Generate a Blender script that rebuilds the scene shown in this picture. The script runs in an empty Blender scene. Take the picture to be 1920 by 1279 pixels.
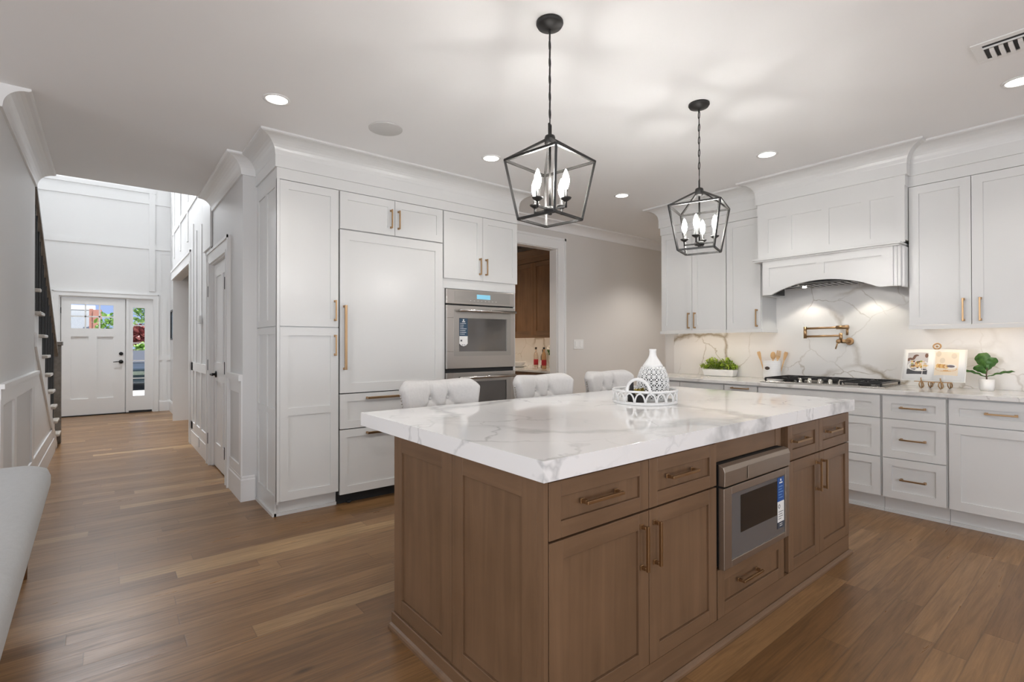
import bpy, bmesh, math, random
from mathutils import Vector, Matrix

R = random.Random(7)
sc = bpy.context.scene
COL = sc.collection
PI = math.pi

# ------------------------------------------------------------------ camera
YAW, PITCH, ROLL, FPX = 0.6773, 0.0054, -0.0014, 946.4554
cam_d = bpy.data.cameras.new('camera')
cam = bpy.data.objects.new('camera', cam_d)
COL.objects.link(cam)
_f = Vector((math.sin(YAW), math.cos(YAW), 0)); _r = Vector((math.cos(YAW), -math.sin(YAW), 0)); _u = Vector((0, 0, 1))
_f, _u = _f*math.cos(PITCH)+_u*math.sin(PITCH), _u*math.cos(PITCH)-_f*math.sin(PITCH)
_r, _u = _r*math.cos(ROLL)+_u*math.sin(ROLL), _u*math.cos(ROLL)-_r*math.sin(ROLL)
_m = Matrix((_r, _u, -_f)).transposed().to_4x4()
_m.translation = Vector((0, 0, 1.255))
cam.matrix_world = _m
cam_d.sensor_fit = 'HORIZONTAL'; cam_d.sensor_width = 36.0
cam_d.lens = 36.0*FPX/1920.0
cam_d.clip_start = 0.05; cam_d.clip_end = 300
sc.camera = cam

# ------------------------------------------------------------------ render look
sc.view_settings.view_transform = 'Standard'
sc.view_settings.look = 'None'
sc.view_settings.gamma = 1.0
sc.view_settings.exposure = 0.0
sc.view_settings.use_curve_mapping = False
try:
    sc.cycles.use_denoising = True
    sc.cycles.denoiser = 'OPENIMAGEDENOISE'
    sc.cycles.max_bounces = 10
    sc.cycles.diffuse_bounces = 6
    sc.cycles.glossy_bounces = 4
    sc.cycles.caustics_reflective = False
    sc.cycles.caustics_refractive = False
    sc.cycles.sample_clamp_indirect = 6.0
except Exception:
    pass

# ------------------------------------------------------------------ world: blue sky with soft white clouds
W = bpy.data.worlds.new('sky'); sc.world = W; W.use_nodes = True
nt = W.node_tree; nt.nodes.clear()
o = nt.nodes.new('ShaderNodeOutputWorld'); bg = nt.nodes.new('ShaderNodeBackground')
tc = nt.nodes.new('ShaderNodeTexCoord'); nz = nt.nodes.new('ShaderNodeTexNoise'); cr = nt.nodes.new('ShaderNodeValToRGB')
mp = nt.nodes.new('ShaderNodeMapping'); mp.inputs['Scale'].default_value = (3, 3, 8)
nz.inputs['Scale'].default_value = 1.4; nz.inputs['Detail'].default_value = 5
cr.color_ramp.elements[0].position = 0.45; cr.color_ramp.elements[0].color = (0.42, 0.56, 0.92, 1)
cr.color_ramp.elements[1].position = 0.68; cr.color_ramp.elements[1].color = (0.95, 0.97, 1.0, 1)
nt.links.new(tc.outputs['Generated'], mp.inputs['Vector']); nt.links.new(mp.outputs['Vector'], nz.inputs['Vector'])
nt.links.new(nz.outputs['Fac'], cr.inputs['Fac']); nt.links.new(cr.outputs['Color'], bg.inputs['Color'])
bg.inputs['Strength'].default_value = 1.0
nt.links.new(bg.outputs['Background'], o.inputs['Surface'])

# ------------------------------------------------------------------ sun and window daylight
def area_light(name, loc, aim, sx, sy, power, color):
    d = bpy.data.lights.new(name, 'AREA'); d.shape = 'RECTANGLE'; d.size = sx; d.size_y = sy
    d.energy = power; d.color = color
    ob = bpy.data.objects.new(name, d); COL.objects.link(ob); ob.location = loc
    ob.rotation_euler = (Vector(aim)-Vector(loc)).to_track_quat('-Z', 'Y').to_euler()
    return ob
def spot(name, loc, power, size, blend, color, radius=0.03, aim=None):
    d = bpy.data.lights.new(name, 'SPOT'); d.energy = power; d.spot_size = size; d.spot_blend = blend
    d.color = color; d.shadow_soft_size = radius
    ob = bpy.data.objects.new(name, d); COL.objects.link(ob); ob.location = loc
    if aim: ob.rotation_euler = (Vector(aim)-Vector(loc)).to_track_quat('-Z', 'Y').to_euler()
    return ob
sun_d = bpy.data.lights.new('sun', 'SUN'); sun_d.energy = 7.0; sun_d.angle = 0.02; sun_d.color = (1, 0.96, 0.9)
sun = bpy.data.objects.new('sun', sun_d); COL.objects.link(sun); sun.rotation_euler = (math.radians(26), math.radians(8), math.radians(15))
DAY = (0.95, 0.975, 1.0)
# daylight arriving through the four big living-room windows behind the camera and the foyer window; the foyer side fill is added
area_light('window_daylight_rear_a', (-1.2, -4.25, 1.35), (-0.9, 0, 2.7), 3.2, 2.1, 118, DAY)
area_light('window_daylight_rear_b', (2.9, -4.25, 1.35), (2.9, 0, 2.2), 2.8, 2.1, 40, DAY)
area_light('window_daylight_left_a', (-5.25, -1.6, 1.35), (0, -1.2, 3.0), 2.4, 2.1, 66, DAY)
area_light('window_daylight_left_b', (-5.25, 1.9, 1.35), (0, 1.8, 3.0), 2.4, 2.1, 66, DAY)
area_light('window_daylight_foyer', (-0.4, 11.9, 4.75), (-0.3, 6, 2.5), 1.9, 1.1, 95, DAY)
area_light('window_daylight_foyer_side', (-2.4, 8.9, 4.2), (0.5, 8.7, 2.6), 2.4, 1.2, 60, DAY)  # added fill from the stair side to lift the hall, not a known window

# ------------------------------------------------------------------ node helpers and materials
def mat(name, color=(0.8, 0.8, 0.8), rough=0.5, metal=0.0, spec=0.5, coat=0.0):
    m = bpy.data.materials.new(name); m.use_nodes = True
    b = m.node_tree.nodes['Principled BSDF']
    b.inputs['Base Color'].default_value = (*color, 1); b.inputs['Roughness'].default_value = rough
    b.inputs['Metallic'].default_value = metal
    b.inputs['Specular IOR Level'].default_value = spec
    b.inputs['Coat Weight'].default_value = coat
    b.inputs['Coat Roughness'].default_value = 0.12
    return m
class N:
    """small wrapper to wire shader nodes"""
    def __init__(s, m): s.t = m.node_tree; s.b = s.t.nodes['Principled BSDF']
    def new(s, kind, **kw):
        n = s.t.nodes.new('ShaderNode'+kind)
        for k, v in kw.items(): setattr(n, k, v)
        return n
    def ln(s, a, b): s.t.links.new(a, b)
    def val(s, sock, v):
        if hasattr(v, 'is_output') or hasattr(v, 'links'): s.ln(v, sock)
        else: sock.default_value = v
    def math(s, op, a, b=0.0, c=None, clamp=False):
        n = s.new('Math', operation=op, use_clamp=clamp); s.val(n.inputs[0], a); s.val(n.inputs[1], b)
        if c is not None: s.val(n.inputs[2], c)
        return n.outputs[0]
    def mix(s, f, a, b, blend='MIX'):
        n = s.new('Mix', data_type='RGBA', blend_type=blend); s.val(n.inputs[0], f); s.val(n.inputs[6], a); s.val(n.inputs[7], b)
        return n.outputs[2]
    def coords(s, kind='Object', scale=(1, 1, 1), rot=(0, 0, 0), loc=(0, 0, 0)):
        t = s.new('TexCoord'); m = s.new('Mapping'); m.inputs['Scale'].default_value = scale
        m.inputs['Rotation'].default_value = rot; m.inputs['Location'].default_value = loc
        s.ln(t.outputs[kind], m.inputs['Vector']); return m.outputs['Vector']
    def noise(s, vec, scale, detail=3, rough=0.5, dist=0.0):
        n = s.new('TexNoise'); s.ln(vec, n.inputs['Vector']); n.inputs['Scale'].default_value = scale
        n.inputs['Detail'].default_value = detail; n.inputs['Roughness'].default_value = rough; n.inputs['Distortion'].default_value = dist
        return n
    def ramp(s, fac, stops, interp='LINEAR'):
        n = s.new('ValToRGB'); s.ln(fac, n.inputs['Fac']); e = n.color_ramp.elements; n.color_ramp.interpolation = interp
        while len(e) < len(stops): e.new(0.5)
        for el, (p, c) in zip(e, stops):
            el.position = p; el.color = (c, c, c, 1) if not hasattr(c, '__len__') else (*c, 1)
        return n.outputs['Color']
    def bump(s, h, strength=0.2, dist=0.01):
        n = s.new('Bump'); n.inputs['Strength'].default_value = strength; n.inputs['Distance'].default_value = dist
        s.ln(h, n.inputs['Height']); s.ln(n.outputs['Normal'], s.b.inputs['Normal'])
    def base(s, c): s.ln(c, s.b.inputs['Base Color'])
    def rough(s, c): s.ln(c, s.b.inputs['Roughness'])

def paint(name, color, rough, bump=0.03):
    m = mat(name, color, rough); n = N(m); v = n.coords(); q = n.noise(v, 60, 2)
    lo = tuple(c*0.985 for c in color)
    n.base(n.mix(n.noise(v, 1.3, 2).outputs['Fac'], (*lo, 1), (*color, 1)))
    n.bump(q.outputs['Fac'], bump, 0.003)
    return m
def emit(name, color, strength):
    m = mat(name, color, 0.5); b = m.node_tree.nodes['Principled BSDF']
    b.inputs['Emission Color'].default_value = (*color, 1); b.inputs['Emission Strength'].default_value = strength
    return m
def wood(name, c0, c1, axis, rough=0.42, scale=1.0):
    """stained maple: fine grain along one object axis plus cloudy tone"""
    m = mat(name, c0, rough); n = N(m)
    sc_ = [22*scale]*3; sc_[axis] = 1.6*scale
    v = n.coords(scale=tuple(sc_)); g = n.noise(v, 1.0, 5, 0.6, 0.6)
    v2 = n.coords(scale=(3, 3, 3)); c = n.noise(v2, 1.0, 3, 0.5)
    f = n.math('ADD', n.math('MULTIPLY', g.outputs['Fac'], 0.55), n.math('MULTIPLY', c.outputs['Fac'], 0.45))
    n.base(n.ramp(f, [(0.34, c0), (0.66, c1)]))
    n.bump(g.outputs['Fac'], 0.05, 0.002)
    return m
def quartz(name, base, vein, scale, rough=0.10, wide=1.0, rot=(0.3, 0.5, 0.6), seed=0.0, amount=0.75, warp=0.9):
    """white quartz with soft forked veins"""
    m = mat(name, base, rough, spec=0.5); n = N(m)
    v = n.coords(scale=(scale, scale, scale), rot=rot, loc=(seed, seed*0.7, seed*1.3))
    w = n.noise(v, 1.7, 5, 0.55)
    wv = n.new('VectorMath', operation='MULTIPLY_ADD')
    n.ln(w.outputs['Color'], wv.inputs[0]); wv.inputs[1].default_value = (warp, warp, warp); n.ln(v, wv.inputs[2])
    def veins(s, width, lo, hi, off):
        vo = n.new('TexVoronoi', feature='DISTANCE_TO_EDGE'); vo.inputs['Scale'].default_value = s
        n.ln(wv.outputs[0], vo.inputs['Vector'])
        line = n.ramp(vo.outputs['Distance'], [(0.0, 1.0), (width*0.45, 0.55), (width, 0.0)])
        mask = n.noise(v, 0.9+off, 2, 0.5); mk = n.ramp(mask.outputs['Fac'], [(lo, 0.0), (hi, 1.0)])
        return n.math('MULTIPLY', line, mk)
    a = veins(0.9, 0.045*wide, 0.38, 0.56, 0.0)
    b = veins(2.1, 0.020*wide, 0.45, 0.60, 0.7)
    f = n.math('MULTIPLY', n.math('MAXIMUM', a, n.math('MULTIPLY', b, 0.7)), amount, clamp=True)
    cl = n.noise(v, 1.1, 3); basec = n.mix(n.ramp(cl.outputs['Fac'], [(0.4, 0.0), (0.75, 1.0)]), (*base, 1), (*[x*0.95 for x in base], 1))
    n.base(n.mix(f, basec, (*vein, 1)))
    return m
def steel(name, color, rough, axis=0):
    m = mat(name, color, rough, 1.0); n = N(m); s = [260, 260, 260]; s[axis] = 3
    g = n.noise(n.coords(scale=tuple(s)), 1.0, 2)
    n.rough(n.ramp(g.outputs['Fac'], [(0.3, rough*0.95), (0.7, rough*1.05)]))
    return m
def fabric(name, color, rough=0.9, scale=420):
    m = mat(name, color, rough, spec=0.2); n = N(m); v = n.coords()
    a = n.noise(v, scale, 2); c = n.noise(v, scale*0.18, 3)
    f = n.math('ADD', n.math('MULTIPLY', a.outputs['Fac'], 0.5), n.math('MULTIPLY', c.outputs['Fac'], 0.5))
    n.base(n.ramp(f, [(0.3, tuple(x*0.88 for x in color)), (0.7, color)])); n.bump(a.outputs['Fac'], 0.25, 0.002)
    b = m.node_tree.nodes['Principled BSDF']; b.inputs['Sheen Weight'].default_value = 0.25
    return m
def floor_wood(name):
    m = mat(name, (0.3, 0.2, 0.12), 0.3); n = N(m)
    t = n.new('TexCoord'); sp = n.new('SeparateXYZ'); n.ln(t.outputs['Object'], sp.inputs[0])
    x, y = sp.outputs[0], sp.outputs[1]
    wd, lg = 0.108, 1.35
    row = n.math('FLOOR', n.math('DIVIDE', y, wd))
    wn = n.new('TexWhiteNoise', noise_dimensions='1D'); n.ln(row, wn.inputs['W'])
    xs = n.math('ADD', n.math('DIVIDE', x, lg), n.math('MULTIPLY', wn.outputs['Value'], 7.31))
    colm = n.math('FLOOR', xs)
    cb = n.new('CombineXYZ'); n.ln(row, cb.inputs[0]); n.ln(colm, cb.inputs[1])
    wn2 = n.new('TexWhiteNoise', noise_dimensions='2D'); n.ln(cb.outputs[0], wn2.inputs['Vector'])
    pid = wn2.outputs['Value']
    # gaps
    fy = n.math('FRACT', n.math('DIVIDE', y, wd)); fx = n.math('FRACT', xs)
    gy = n.math('MINIMUM', fy, n.math('SUBTRACT', 1.0, fy)); gx = n.math('MINIMUM', fx, n.math('SUBTRACT', 1.0, fx))
    gap = n.math('MINIMUM', n.math('MULTIPLY', gy, wd), n.math('MULTIPLY', gx, lg))
    gl = n.ramp(gap, [(0.0, 0.0), (0.0016, 1.0)])
    # grain: stretched noise, shifted per plank
    sh = n.new('CombineXYZ'); n.ln(n.math('MULTIPLY', pid, 37.0), sh.inputs[0]); n.ln(n.math('MULTIPLY', pid, 91.0), sh.inputs[2])
    ad = n.new('VectorMath', operation='ADD'); n.ln(t.outputs['Object'], ad.inputs[0]); n.ln(sh.outputs[0], ad.inputs[1])
    mp = n.new('Mapping'); mp.inputs['Scale'].default_value = (1.3, 16, 1); n.ln(ad.outputs[0], mp.inputs['Vector'])
    g = n.noise(mp.outputs['Vector'], 1.6, 6, 0.62, 1.2)
    mp2 = n.new('Mapping'); mp2.inputs['Scale'].default_value = (3, 90, 1); n.ln(ad.outputs[0], mp2.inputs['Vector'])
    g2 = n.noise(mp2.outputs['Vector'], 1.5, 3, 0.6)
    tone = n.ramp(pid, [(0.0, (0.192, 0.098, 0.038)), (0.35, (0.222, 0.117, 0.046)), (0.7, (0.255, 0.137, 0.056)), (0.93, (0.300, 0.167, 0.072)), (1.0, (0.40, 0.25, 0.115))])
    gr = n.ramp(g.outputs['Fac'], [(0.28, 0.64), (0.52, 1.0), (0.76, 1.26)])
    gr2 = n.ramp(g2.outputs['Fac'], [(0.3, 0.85), (0.7, 1.10)])
    # knots
    vk = n.new('TexVoronoi'); mk = n.new('Mapping'); mk.inputs['Scale'].default_value = (1.1, 2.6, 1); n.ln(ad.outputs[0], mk.inputs['Vector'])
    n.ln(mk.outputs['Vector'], vk.inputs['Vector']); vk.inputs['Scale'].default_value = 0.9
    kn = n.ramp(vk.outputs['Distance'], [(0.012, 0.35), (0.05, 1.0)])
    c = n.mix(1.0, tone, gr, 'MULTIPLY'); c = n.mix(1.0, c, gr2, 'MULTIPLY'); c = n.mix(0.8, c, kn, 'MULTIPLY')
    c = n.mix(n.math('MULTIPLY', n.math('SUBTRACT', 1.0, gl), 0.40), c, (0.06, 0.035, 0.02, 1))
    n.base(c)
    n.rough(n.ramp(g.outputs['Fac'], [(0.3, 0.34), (0.7, 0.27)]))
    n.b.inputs['Specular IOR Level'].default_value = 0.36
    h = n.math('ADD', n.math('MULTIPLY', g2.outputs['Fac'], 0.25), gl)
    n.bump(h, 0.10, 0.002)
    return m

M = {}
M['wall'] = paint('grey_wall_paint', (0.665, 0.64, 0.61), 0.6)
M['hallgrey'] = paint('hall_wall_paint', (0.70, 0.70, 0.695), 0.55)
M['white'] = paint('white_cabinet_paint', (0.69, 0.693, 0.682), 0.30, 0.01)
M['trim'] = paint('white_trim_paint', (0.82, 0.82, 0.815), 0.35, 0.01)
M['ceil'] = paint('ceiling_paint', (0.865, 0.87, 0.87), 0.75)
M['floor'] = floor_wood('oak_plank_floor')
WC0, WC1 = (0.135, 0.076, 0.039), (0.205, 0.119, 0.065)
M['wv'] = wood('brown_maple_upright_grain', WC0, WC1, 2)
M['wx'] = wood('brown_maple_lengthwise_grain', WC0, WC1, 0)
M['wy'] = wood('brown_maple_crosswise_grain', WC0, WC1, 1)
M['bv'] = wood('dark_maple_upright_grain', (0.16, 0.078, 0.034), (0.27, 0.138, 0.062), 2)
M['by'] = wood('dark_maple_crosswise_grain', (0.15, 0.080, 0.040), (0.26, 0.145, 0.075), 1)
M['stairwood'] = wood('stair_oak', (0.42, 0.38, 0.33), (0.55, 0.51, 0.46), 1, 0.25)
M['railwood'] = wood('stair_rail_wood', (0.10, 0.085, 0.07), (0.18, 0.15, 0.125), 1, 0.25)
M['quartz'] = quartz('island_quartz', (0.95, 0.95, 0.945), (0.40, 0.41, 0.41), 1.0, 0.07, 1.3, seed=3.1, amount=0.7)
M['quartz2'] = quartz('worktop_quartz', (0.74, 0.73, 0.71), (0.36, 0.34, 0.31), 1.5, 0.12, 1.0, seed=8.2)
M['splash'] = quartz('backsplash_quartz', (0.80, 0.785, 0.76), (0.33, 0.27, 0.19), 1.15, 0.16, 0.75, rot=(0.2, 0.9, 0.4), seed=2.9, amount=0.95, warp=0.42)
M['brass'] = mat('antique_brass', (0.42, 0.27, 0.145), 0.33, 1.0)
M['black'] = mat('matte_black_metal', (0.012, 0.012, 0.012), 0.42, 0.3)
M['bronze'] = mat('dark_bronze_metal', (0.010, 0.009, 0.008), 0.50, 0.0)
M['dark'] = mat('dark_shadow_gap', (0.02, 0.02, 0.02), 0.7)
M['steel'] = steel('brushed_steel', (0.50, 0.47, 0.44), 0.30, 0)
M['steelb'] = steel('bronze_tinted_steel', (0.40, 0.34, 0.285), 0.40, 0)  # brown tint paints in the floor and wood reflected by plain steel
M['chrome'] = mat('polished_steel', (0.62, 0.60, 0.57), 0.16, 1.0)
M['glassdark'] = mat('smoked_oven_glass', (0.10, 0.092, 0.086), 0.06, 0.25, 0.9)
M['mwglass'] = mat('black_microwave_window', (0.012, 0.010, 0.009), 0.12, 0.0, 0.4)
M['glassgrey'] = mat('grey_mirrored_glass', (0.20, 0.205, 0.215), 0.10, 0.55)
M['display'] = emit('blue_display', (0.18, 0.44, 0.58), 0.55)
M['stickblue'] = mat('blue_sticker', (0.010, 0.085, 0.32), 0.4)
M['sticknavy'] = mat('navy_sticker', (0.03, 0.07, 0.12), 0.4)
M['paper'] = mat('white_paper', (0.82, 0.82, 0.80), 0.6)
M['print'] = mat('dark_print', (0.05, 0.06, 0.08), 0.6)
M['fabric'] = fabric('pale_grey_linen', (0.66, 0.645, 0.63))
M['bench'] = fabric('light_grey_boucle', (0.50, 0.51, 0.51), scale=260)
M['nail'] = mat('silver_nailhead', (0.55, 0.53, 0.50), 0.25, 1.0)
M['ceramic'] = mat('white_ceramic', (0.84, 0.84, 0.83), 0.28)
M['whitemetal'] = mat('white_painted_metal', (0.84, 0.84, 0.83), 0.35)
M['lens'] = emit('lit_downlight_lens', (1.0, 0.96, 0.90), 9.0)
M['bulb'] = emit('lit_candle_bulb', (1.0, 0.97, 0.93), 255.0)
M['strip'] = emit('warm_light_strip', (1.0, 0.80, 0.58), 11.0)
M['plastic'] = mat('white_plastic', (0.80, 0.80, 0.79), 0.4)
M['speaker'] = mat('white_speaker_grille', (0.60, 0.60, 0.59), 0.8)
M['soil'] = mat('dark_soil', (0.03, 0.02, 0.012), 0.9)
M['bark'] = mat('brown_bark', (0.10, 0.065, 0.04), 0.9)
M['woodspoon'] = wood('pale_beech', (0.55, 0.34, 0.16), (0.70, 0.47, 0.25), 2, 0.5)
def leafmat(name, a, b):
    m = mat(name, a, 0.35); n = N(m); g = n.noise(n.coords(), 45, 2); n.base(n.ramp(g.outputs['Fac'], [(0.3, a), (0.7, b)]))
    m.node_tree.nodes['Principled BSDF'].inputs['Subsurface Weight'].default_value = 0.0
    return m
M['leaf'] = leafmat('boxwood_leaf', (0.12, 0.25, 0.015), (0.55, 0.66, 0.10))
M['leaf2'] = leafmat('fig_leaf', (0.03, 0.105, 0.016), (0.08, 0.20, 0.035))
M['treegreen'] = leafmat('tree_leaf', (0.12, 0.28, 0.05), (0.40, 0.60, 0.16))
M['treered'] = leafmat('maple_leaf', (0.20, 0.045, 0.05), (0.42, 0.16, 0.14))
M['grass'] = leafmat('lawn_grass', (0.16, 0.30, 0.06), (0.36, 0.52, 0.14))
M['asphalt'] = paint('pale_concrete', (0.62, 0.60, 0.56), 0.9)
M['roof'] = leafmat('grey_shingle', (0.16, 0.18, 0.19), (0.36, 0.38, 0.40))
M['brick'] = leafmat('red_brick', (0.30, 0.12, 0.09), (0.50, 0.26, 0.20))
M['cardark'] = mat('dark_car_paint', (0.02, 0.035, 0.05), 0.2)
M['glass'] = mat('clear_glass', (1, 1, 1), 0.02); _b = M['glass'].node_tree.nodes['Principled BSDF']
_b.inputs['Transmission Weight'].default_value = 1.0; _b.inputs['IOR'].default_value = 1.02
M['bottle'] = mat('clear_bottle_glass', (0.95, 0.80, 0.68), 0.05); _b = M['bottle'].node_tree.nodes['Principled BSDF']
_b.inputs['Transmission Weight'].default_value = 0.85; _b.inputs['IOR'].default_value = 1.3
M['red'] = mat('red_label', (0.45, 0.02, 0.03), 0.5)
M['petal'] = mat('white_petal', (0.85, 0.84, 0.80), 0.6)
M['gold'] = mat('gold_foil', (0.55, 0.45, 0.10), 0.3, 0.8)
M['velvet'] = mat('black_ribbon', (0.012, 0.010, 0.010), 0.5)

# ------------------------------------------------------------------ mesh builder
ORG = {}
class MB:
    def __init__(s): s.v = []; s.f = []; s.m = []; s.s = []
    def add(s, vs, fs, mi=0, smooth=False):
        k = len(s.v); s.v += [tuple(p) for p in vs]
        for f in fs: s.f.append([i+k for i in f]); s.m.append(mi); s.s.append(smooth)
        return s
    def box(s, a, b, mi=0):
        x0, x1 = sorted((a[0], b[0])); y0, y1 = sorted((a[1], b[1])); z0, z1 = sorted((a[2], b[2]))
        return s.add([(x0,y0,z0),(x1,y0,z0),(x1,y1,z0),(x0,y1,z0),(x0,y0,z1),(x1,y0,z1),(x1,y1,z1),(x0,y1,z1)],
              [(0,3,2,1),(4,5,6,7),(0,1,5,4),(1,2,6,5),(2,3,7,6),(3,0,4,7)], mi)
    def tbox(s, T, u0, u1, z0, z1, d0, d1, mi=0): return s.box(T(u0,z0,d0), T(u1,z1,d1), mi)
    def prism(s, poly, fn, a, b, mi=0, smooth=False):
        """poly: list of 2-D points, fn(p,q,t)->3-D; extruded from t=a to t=b"""
        n = len(poly); vs = [fn(p[0],p[1],a) for p in poly]+[fn(p[0],p[1],b) for p in poly]
        s.add(vs, [tuple(range(n))[::-1], tuple(range(n, 2*n))], mi)
        k = len(s.v)-2*n
        for i in range(n):
            j = (i+1) % n; s.f.append([k+i, k+j, k+n+j, k+n+i]); s.m.append(mi); s.s.append(smooth)
        return s
    def tube(s, pts, r, n=10, closed=False, mi=0, cap=True, flat=1.0):
        pts = [Vector(p) for p in pts]; L = len(pts); rs = r if hasattr(r, '__len__') else [r]*L
        ring = []; up = None
        for i, p in enumerate(pts):
            if closed: d = pts[(i+1) % L]-pts[i-1]
            else: d = pts[min(i+1, L-1)]-pts[max(i-1, 0)]
            d.normalize()
            if up is None:
                up = Vector((0,0,1)) if abs(d.z) < 0.9 else Vector((1,0,0))
            a = d.cross(up)
            if a.length < 1e-6: a = d.cross(Vector((0,1,0)))
            a.normalize(); b = a.cross(d).normalized(); up = b
            ring.append([p+(a*math.cos(2*PI*k/n)+b*math.sin(2*PI*k/n)*flat)*rs[i] for k in range(n)])
        vs = [q for rr in ring for q in rr]; fs = []
        for i in range(L if closed else L-1):
            j = (i+1) % L
            for k in range(n):
                l = (k+1) % n; fs.append((i*n+k, i*n+l, j*n+l, j*n+k))
        if not closed and cap: fs += [tuple(range(n))[::-1], tuple(range((L-1)*n, L*n))]
        return s.add(vs, fs, mi, True)
    def bar(s, a, b, w, h=None, mi=0, up=(0,0,1)):
        """square-section bar from a to b"""
        h = h or w; a = Vector(a); b = Vector(b); d = (b-a).normalized(); up = Vector(up)
        if abs(d.dot(up)) > 0.98: up = Vector((1,0,0))
        x = d.cross(up).normalized()*w/2; y = x.cross(d).normalized()*h/2
        vs = [a-x-y,a+x-y,a+x+y,a-x+y,b-x-y,b+x-y,b+x+y,b-x+y]
        return s.add(vs, [(0,3,2,1),(4,5,6,7),(0,1,5,4),(1,2,6,5),(2,3,7,6),(3,0,4,7)], mi)
    def lathe(s, prof, c, n=32, mi=0, ax=(0,0,1), smooth=True):
        """prof: (radius, height) list round axis ax through c"""
        ax = Vector(ax).normalized(); t = Vector((1,0,0)) if abs(ax.x) < 0.9 else Vector((0,1,0))
        a = ax.cross(t).normalized(); b = ax.cross(a); c = Vector(c); vs = []; fs = []
        for r, h in prof:
            for k in range(n):
                w = 2*PI*k/n; vs.append(c+ax*h+(a*math.cos(w)+b*math.sin(w))*max(r, 1e-5))
        for i in range(len(prof)-1):
            for k in range(n):
                l = (k+1) % n; fs.append((i*n+k, i*n+l, (i+1)*n+l, (i+1)*n+k))
        s.add(vs, fs, mi, smooth)
        k0 = len(s.v)-len(vs)
        for i, rev in ((0, True), (len(prof)-1, False)):
            q = [k0+i*n+k for k in range(n)]; s.f.append(q[::-1] if rev else q); s.m.append(mi); s.s.append(False)
        return s
    def ball(s, c, r, n=14, m=8, mi=0):
        r = r if hasattr(r, '__len__') else (r, r, r); vs = []; fs = []
        for i in range(m+1):
            t = PI*i/m
            for k in range(n):
                w = 2*PI*k/n; vs.append((c[0]+r[0]*max(math.sin(t),1e-3)*math.cos(w), c[1]+r[1]*max(math.sin(t),1e-3)*math.sin(w), c[2]+r[2]*math.cos(t)))
        for i in range(m):
            for k in range(n):
                l = (k+1) % n; fs.append((i*n+k, (i+1)*n+k, (i+1)*n+l, i*n+l))
        return s.add(vs, fs, mi, True)
    def build(s, name, mats, parent=None, bevel=0.0, seg=2, solid=True):
        org = Vector(ORG.get(parent.name, (0,0,0))) if parent else Vector((0,0,0))
        me = bpy.data.meshes.new(name)
        me.from_pydata([tuple(Vector(p)-org) for p in s.v], [], s.f)
        for q in (mats if isinstance(mats, (list, tuple)) else [mats]): me.materials.append(q)
        me.polygons.foreach_set('material_index', s.m); me.polygons.foreach_set('use_smooth', s.s)
        if solid:
            b = bmesh.new(); b.from_mesh(me); bmesh.ops.recalc_face_normals(b, faces=b.faces[:]); b.to_mesh(me); b.free()
        me.update()
        ob = bpy.data.objects.new(name, me); COL.objects.link(ob)
        if parent: ob.parent = parent
        ORG[ob.name] = tuple(org)
        if bevel:
            md = ob.modifiers.new('edge_round', 'BEVEL'); md.width = bevel; md.segments = seg; md.limit_method = 'ANGLE'; md.angle_limit = math.radians(40)
        return ob
def tag(ob, label, cat, group=None, kind=None):
    ob['label'] = label; ob['category'] = cat
    if group: ob['group'] = group
    if kind: ob['kind'] = kind
    return ob
def thing(name, label, cat, loc, group=None):
    ob = bpy.data.objects.new(name, None); COL.objects.link(ob); ob.location = loc; ob.empty_display_size = 0.1
    ORG[ob.name] = tuple(loc); return tag(ob, label, cat, group)
def struct(ob, label=None, cat=None):
    ob['kind'] = 'structure'
    if label: ob['label'] = label
    if cat: ob['category'] = cat
    return ob
def copy_tree(ob, parent=None):
    c = ob.copy(); COL.objects.link(c)
    if parent: c.parent = parent
    for ch in list(ob.children): copy_tree(ch, c)
    return c
def one(mb, name, mats, label, cat, group=None, bevel=0.0):
    """a thing that is one mesh: origin moved to its base centre"""
    xs = [p[0] for p in mb.v]; ys = [p[1] for p in mb.v]; zs = [p[2] for p in mb.v]
    c = Vector(((min(xs)+max(xs))/2, (min(ys)+max(ys))/2, min(zs)))
    mb.v = [tuple(Vector(p)-c) for p in mb.v]
    ob = mb.build(name, mats, None, bevel); ob.location = c; ORG[ob.name] = tuple(c)
    return tag(ob, label, cat, group)
def FY(y): return lambda u, z, d: (u, y-d, z)      # a front that faces the camera side (-y)
def FX(x): return lambda u, z, d: (x-d, u, z)      # a front that faces the left (-x)
def FXr(x): return lambda u, z, d: (x+d, u, z)     # faces right (+x)

def shaker(T, u0, u1, z0, z1, th=0.02, fr=0.06, rec=0.009, mids=(), mulls=(), sd=0, mb=None):
    """recessed-panel front; materials: 0 upright grain, 1 cross grain"""
    mb = mb or MB()
    mb.tbox(T, u0, u0+fr, z0, z1, 0, th, 0); mb.tbox(T, u1-fr, u1, z0, z1, 0, th, 0)
    zs = [z0]+sorted(mids)+[z1]
    mb.tbox(T, u0+fr, u1-fr, z0, z0+fr, 0, th, 1); mb.tbox(T, u0+fr, u1-fr, z1-fr, z1, 0, th, 1)
    for zm in mids: mb.tbox(T, u0+fr, u1-fr, zm-fr*0.45, zm+fr*0.45, 0, th, 1)
    for um in mulls: mb.tbox(T, um-fr*0.5, um+fr*0.5, z0+fr, z1-fr, 0, th-0.0005, 0)
    mb.tbox(T, u0+fr, u1-fr, z0+fr, z1-fr, 0, th-rec, 0)
    return mb
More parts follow.
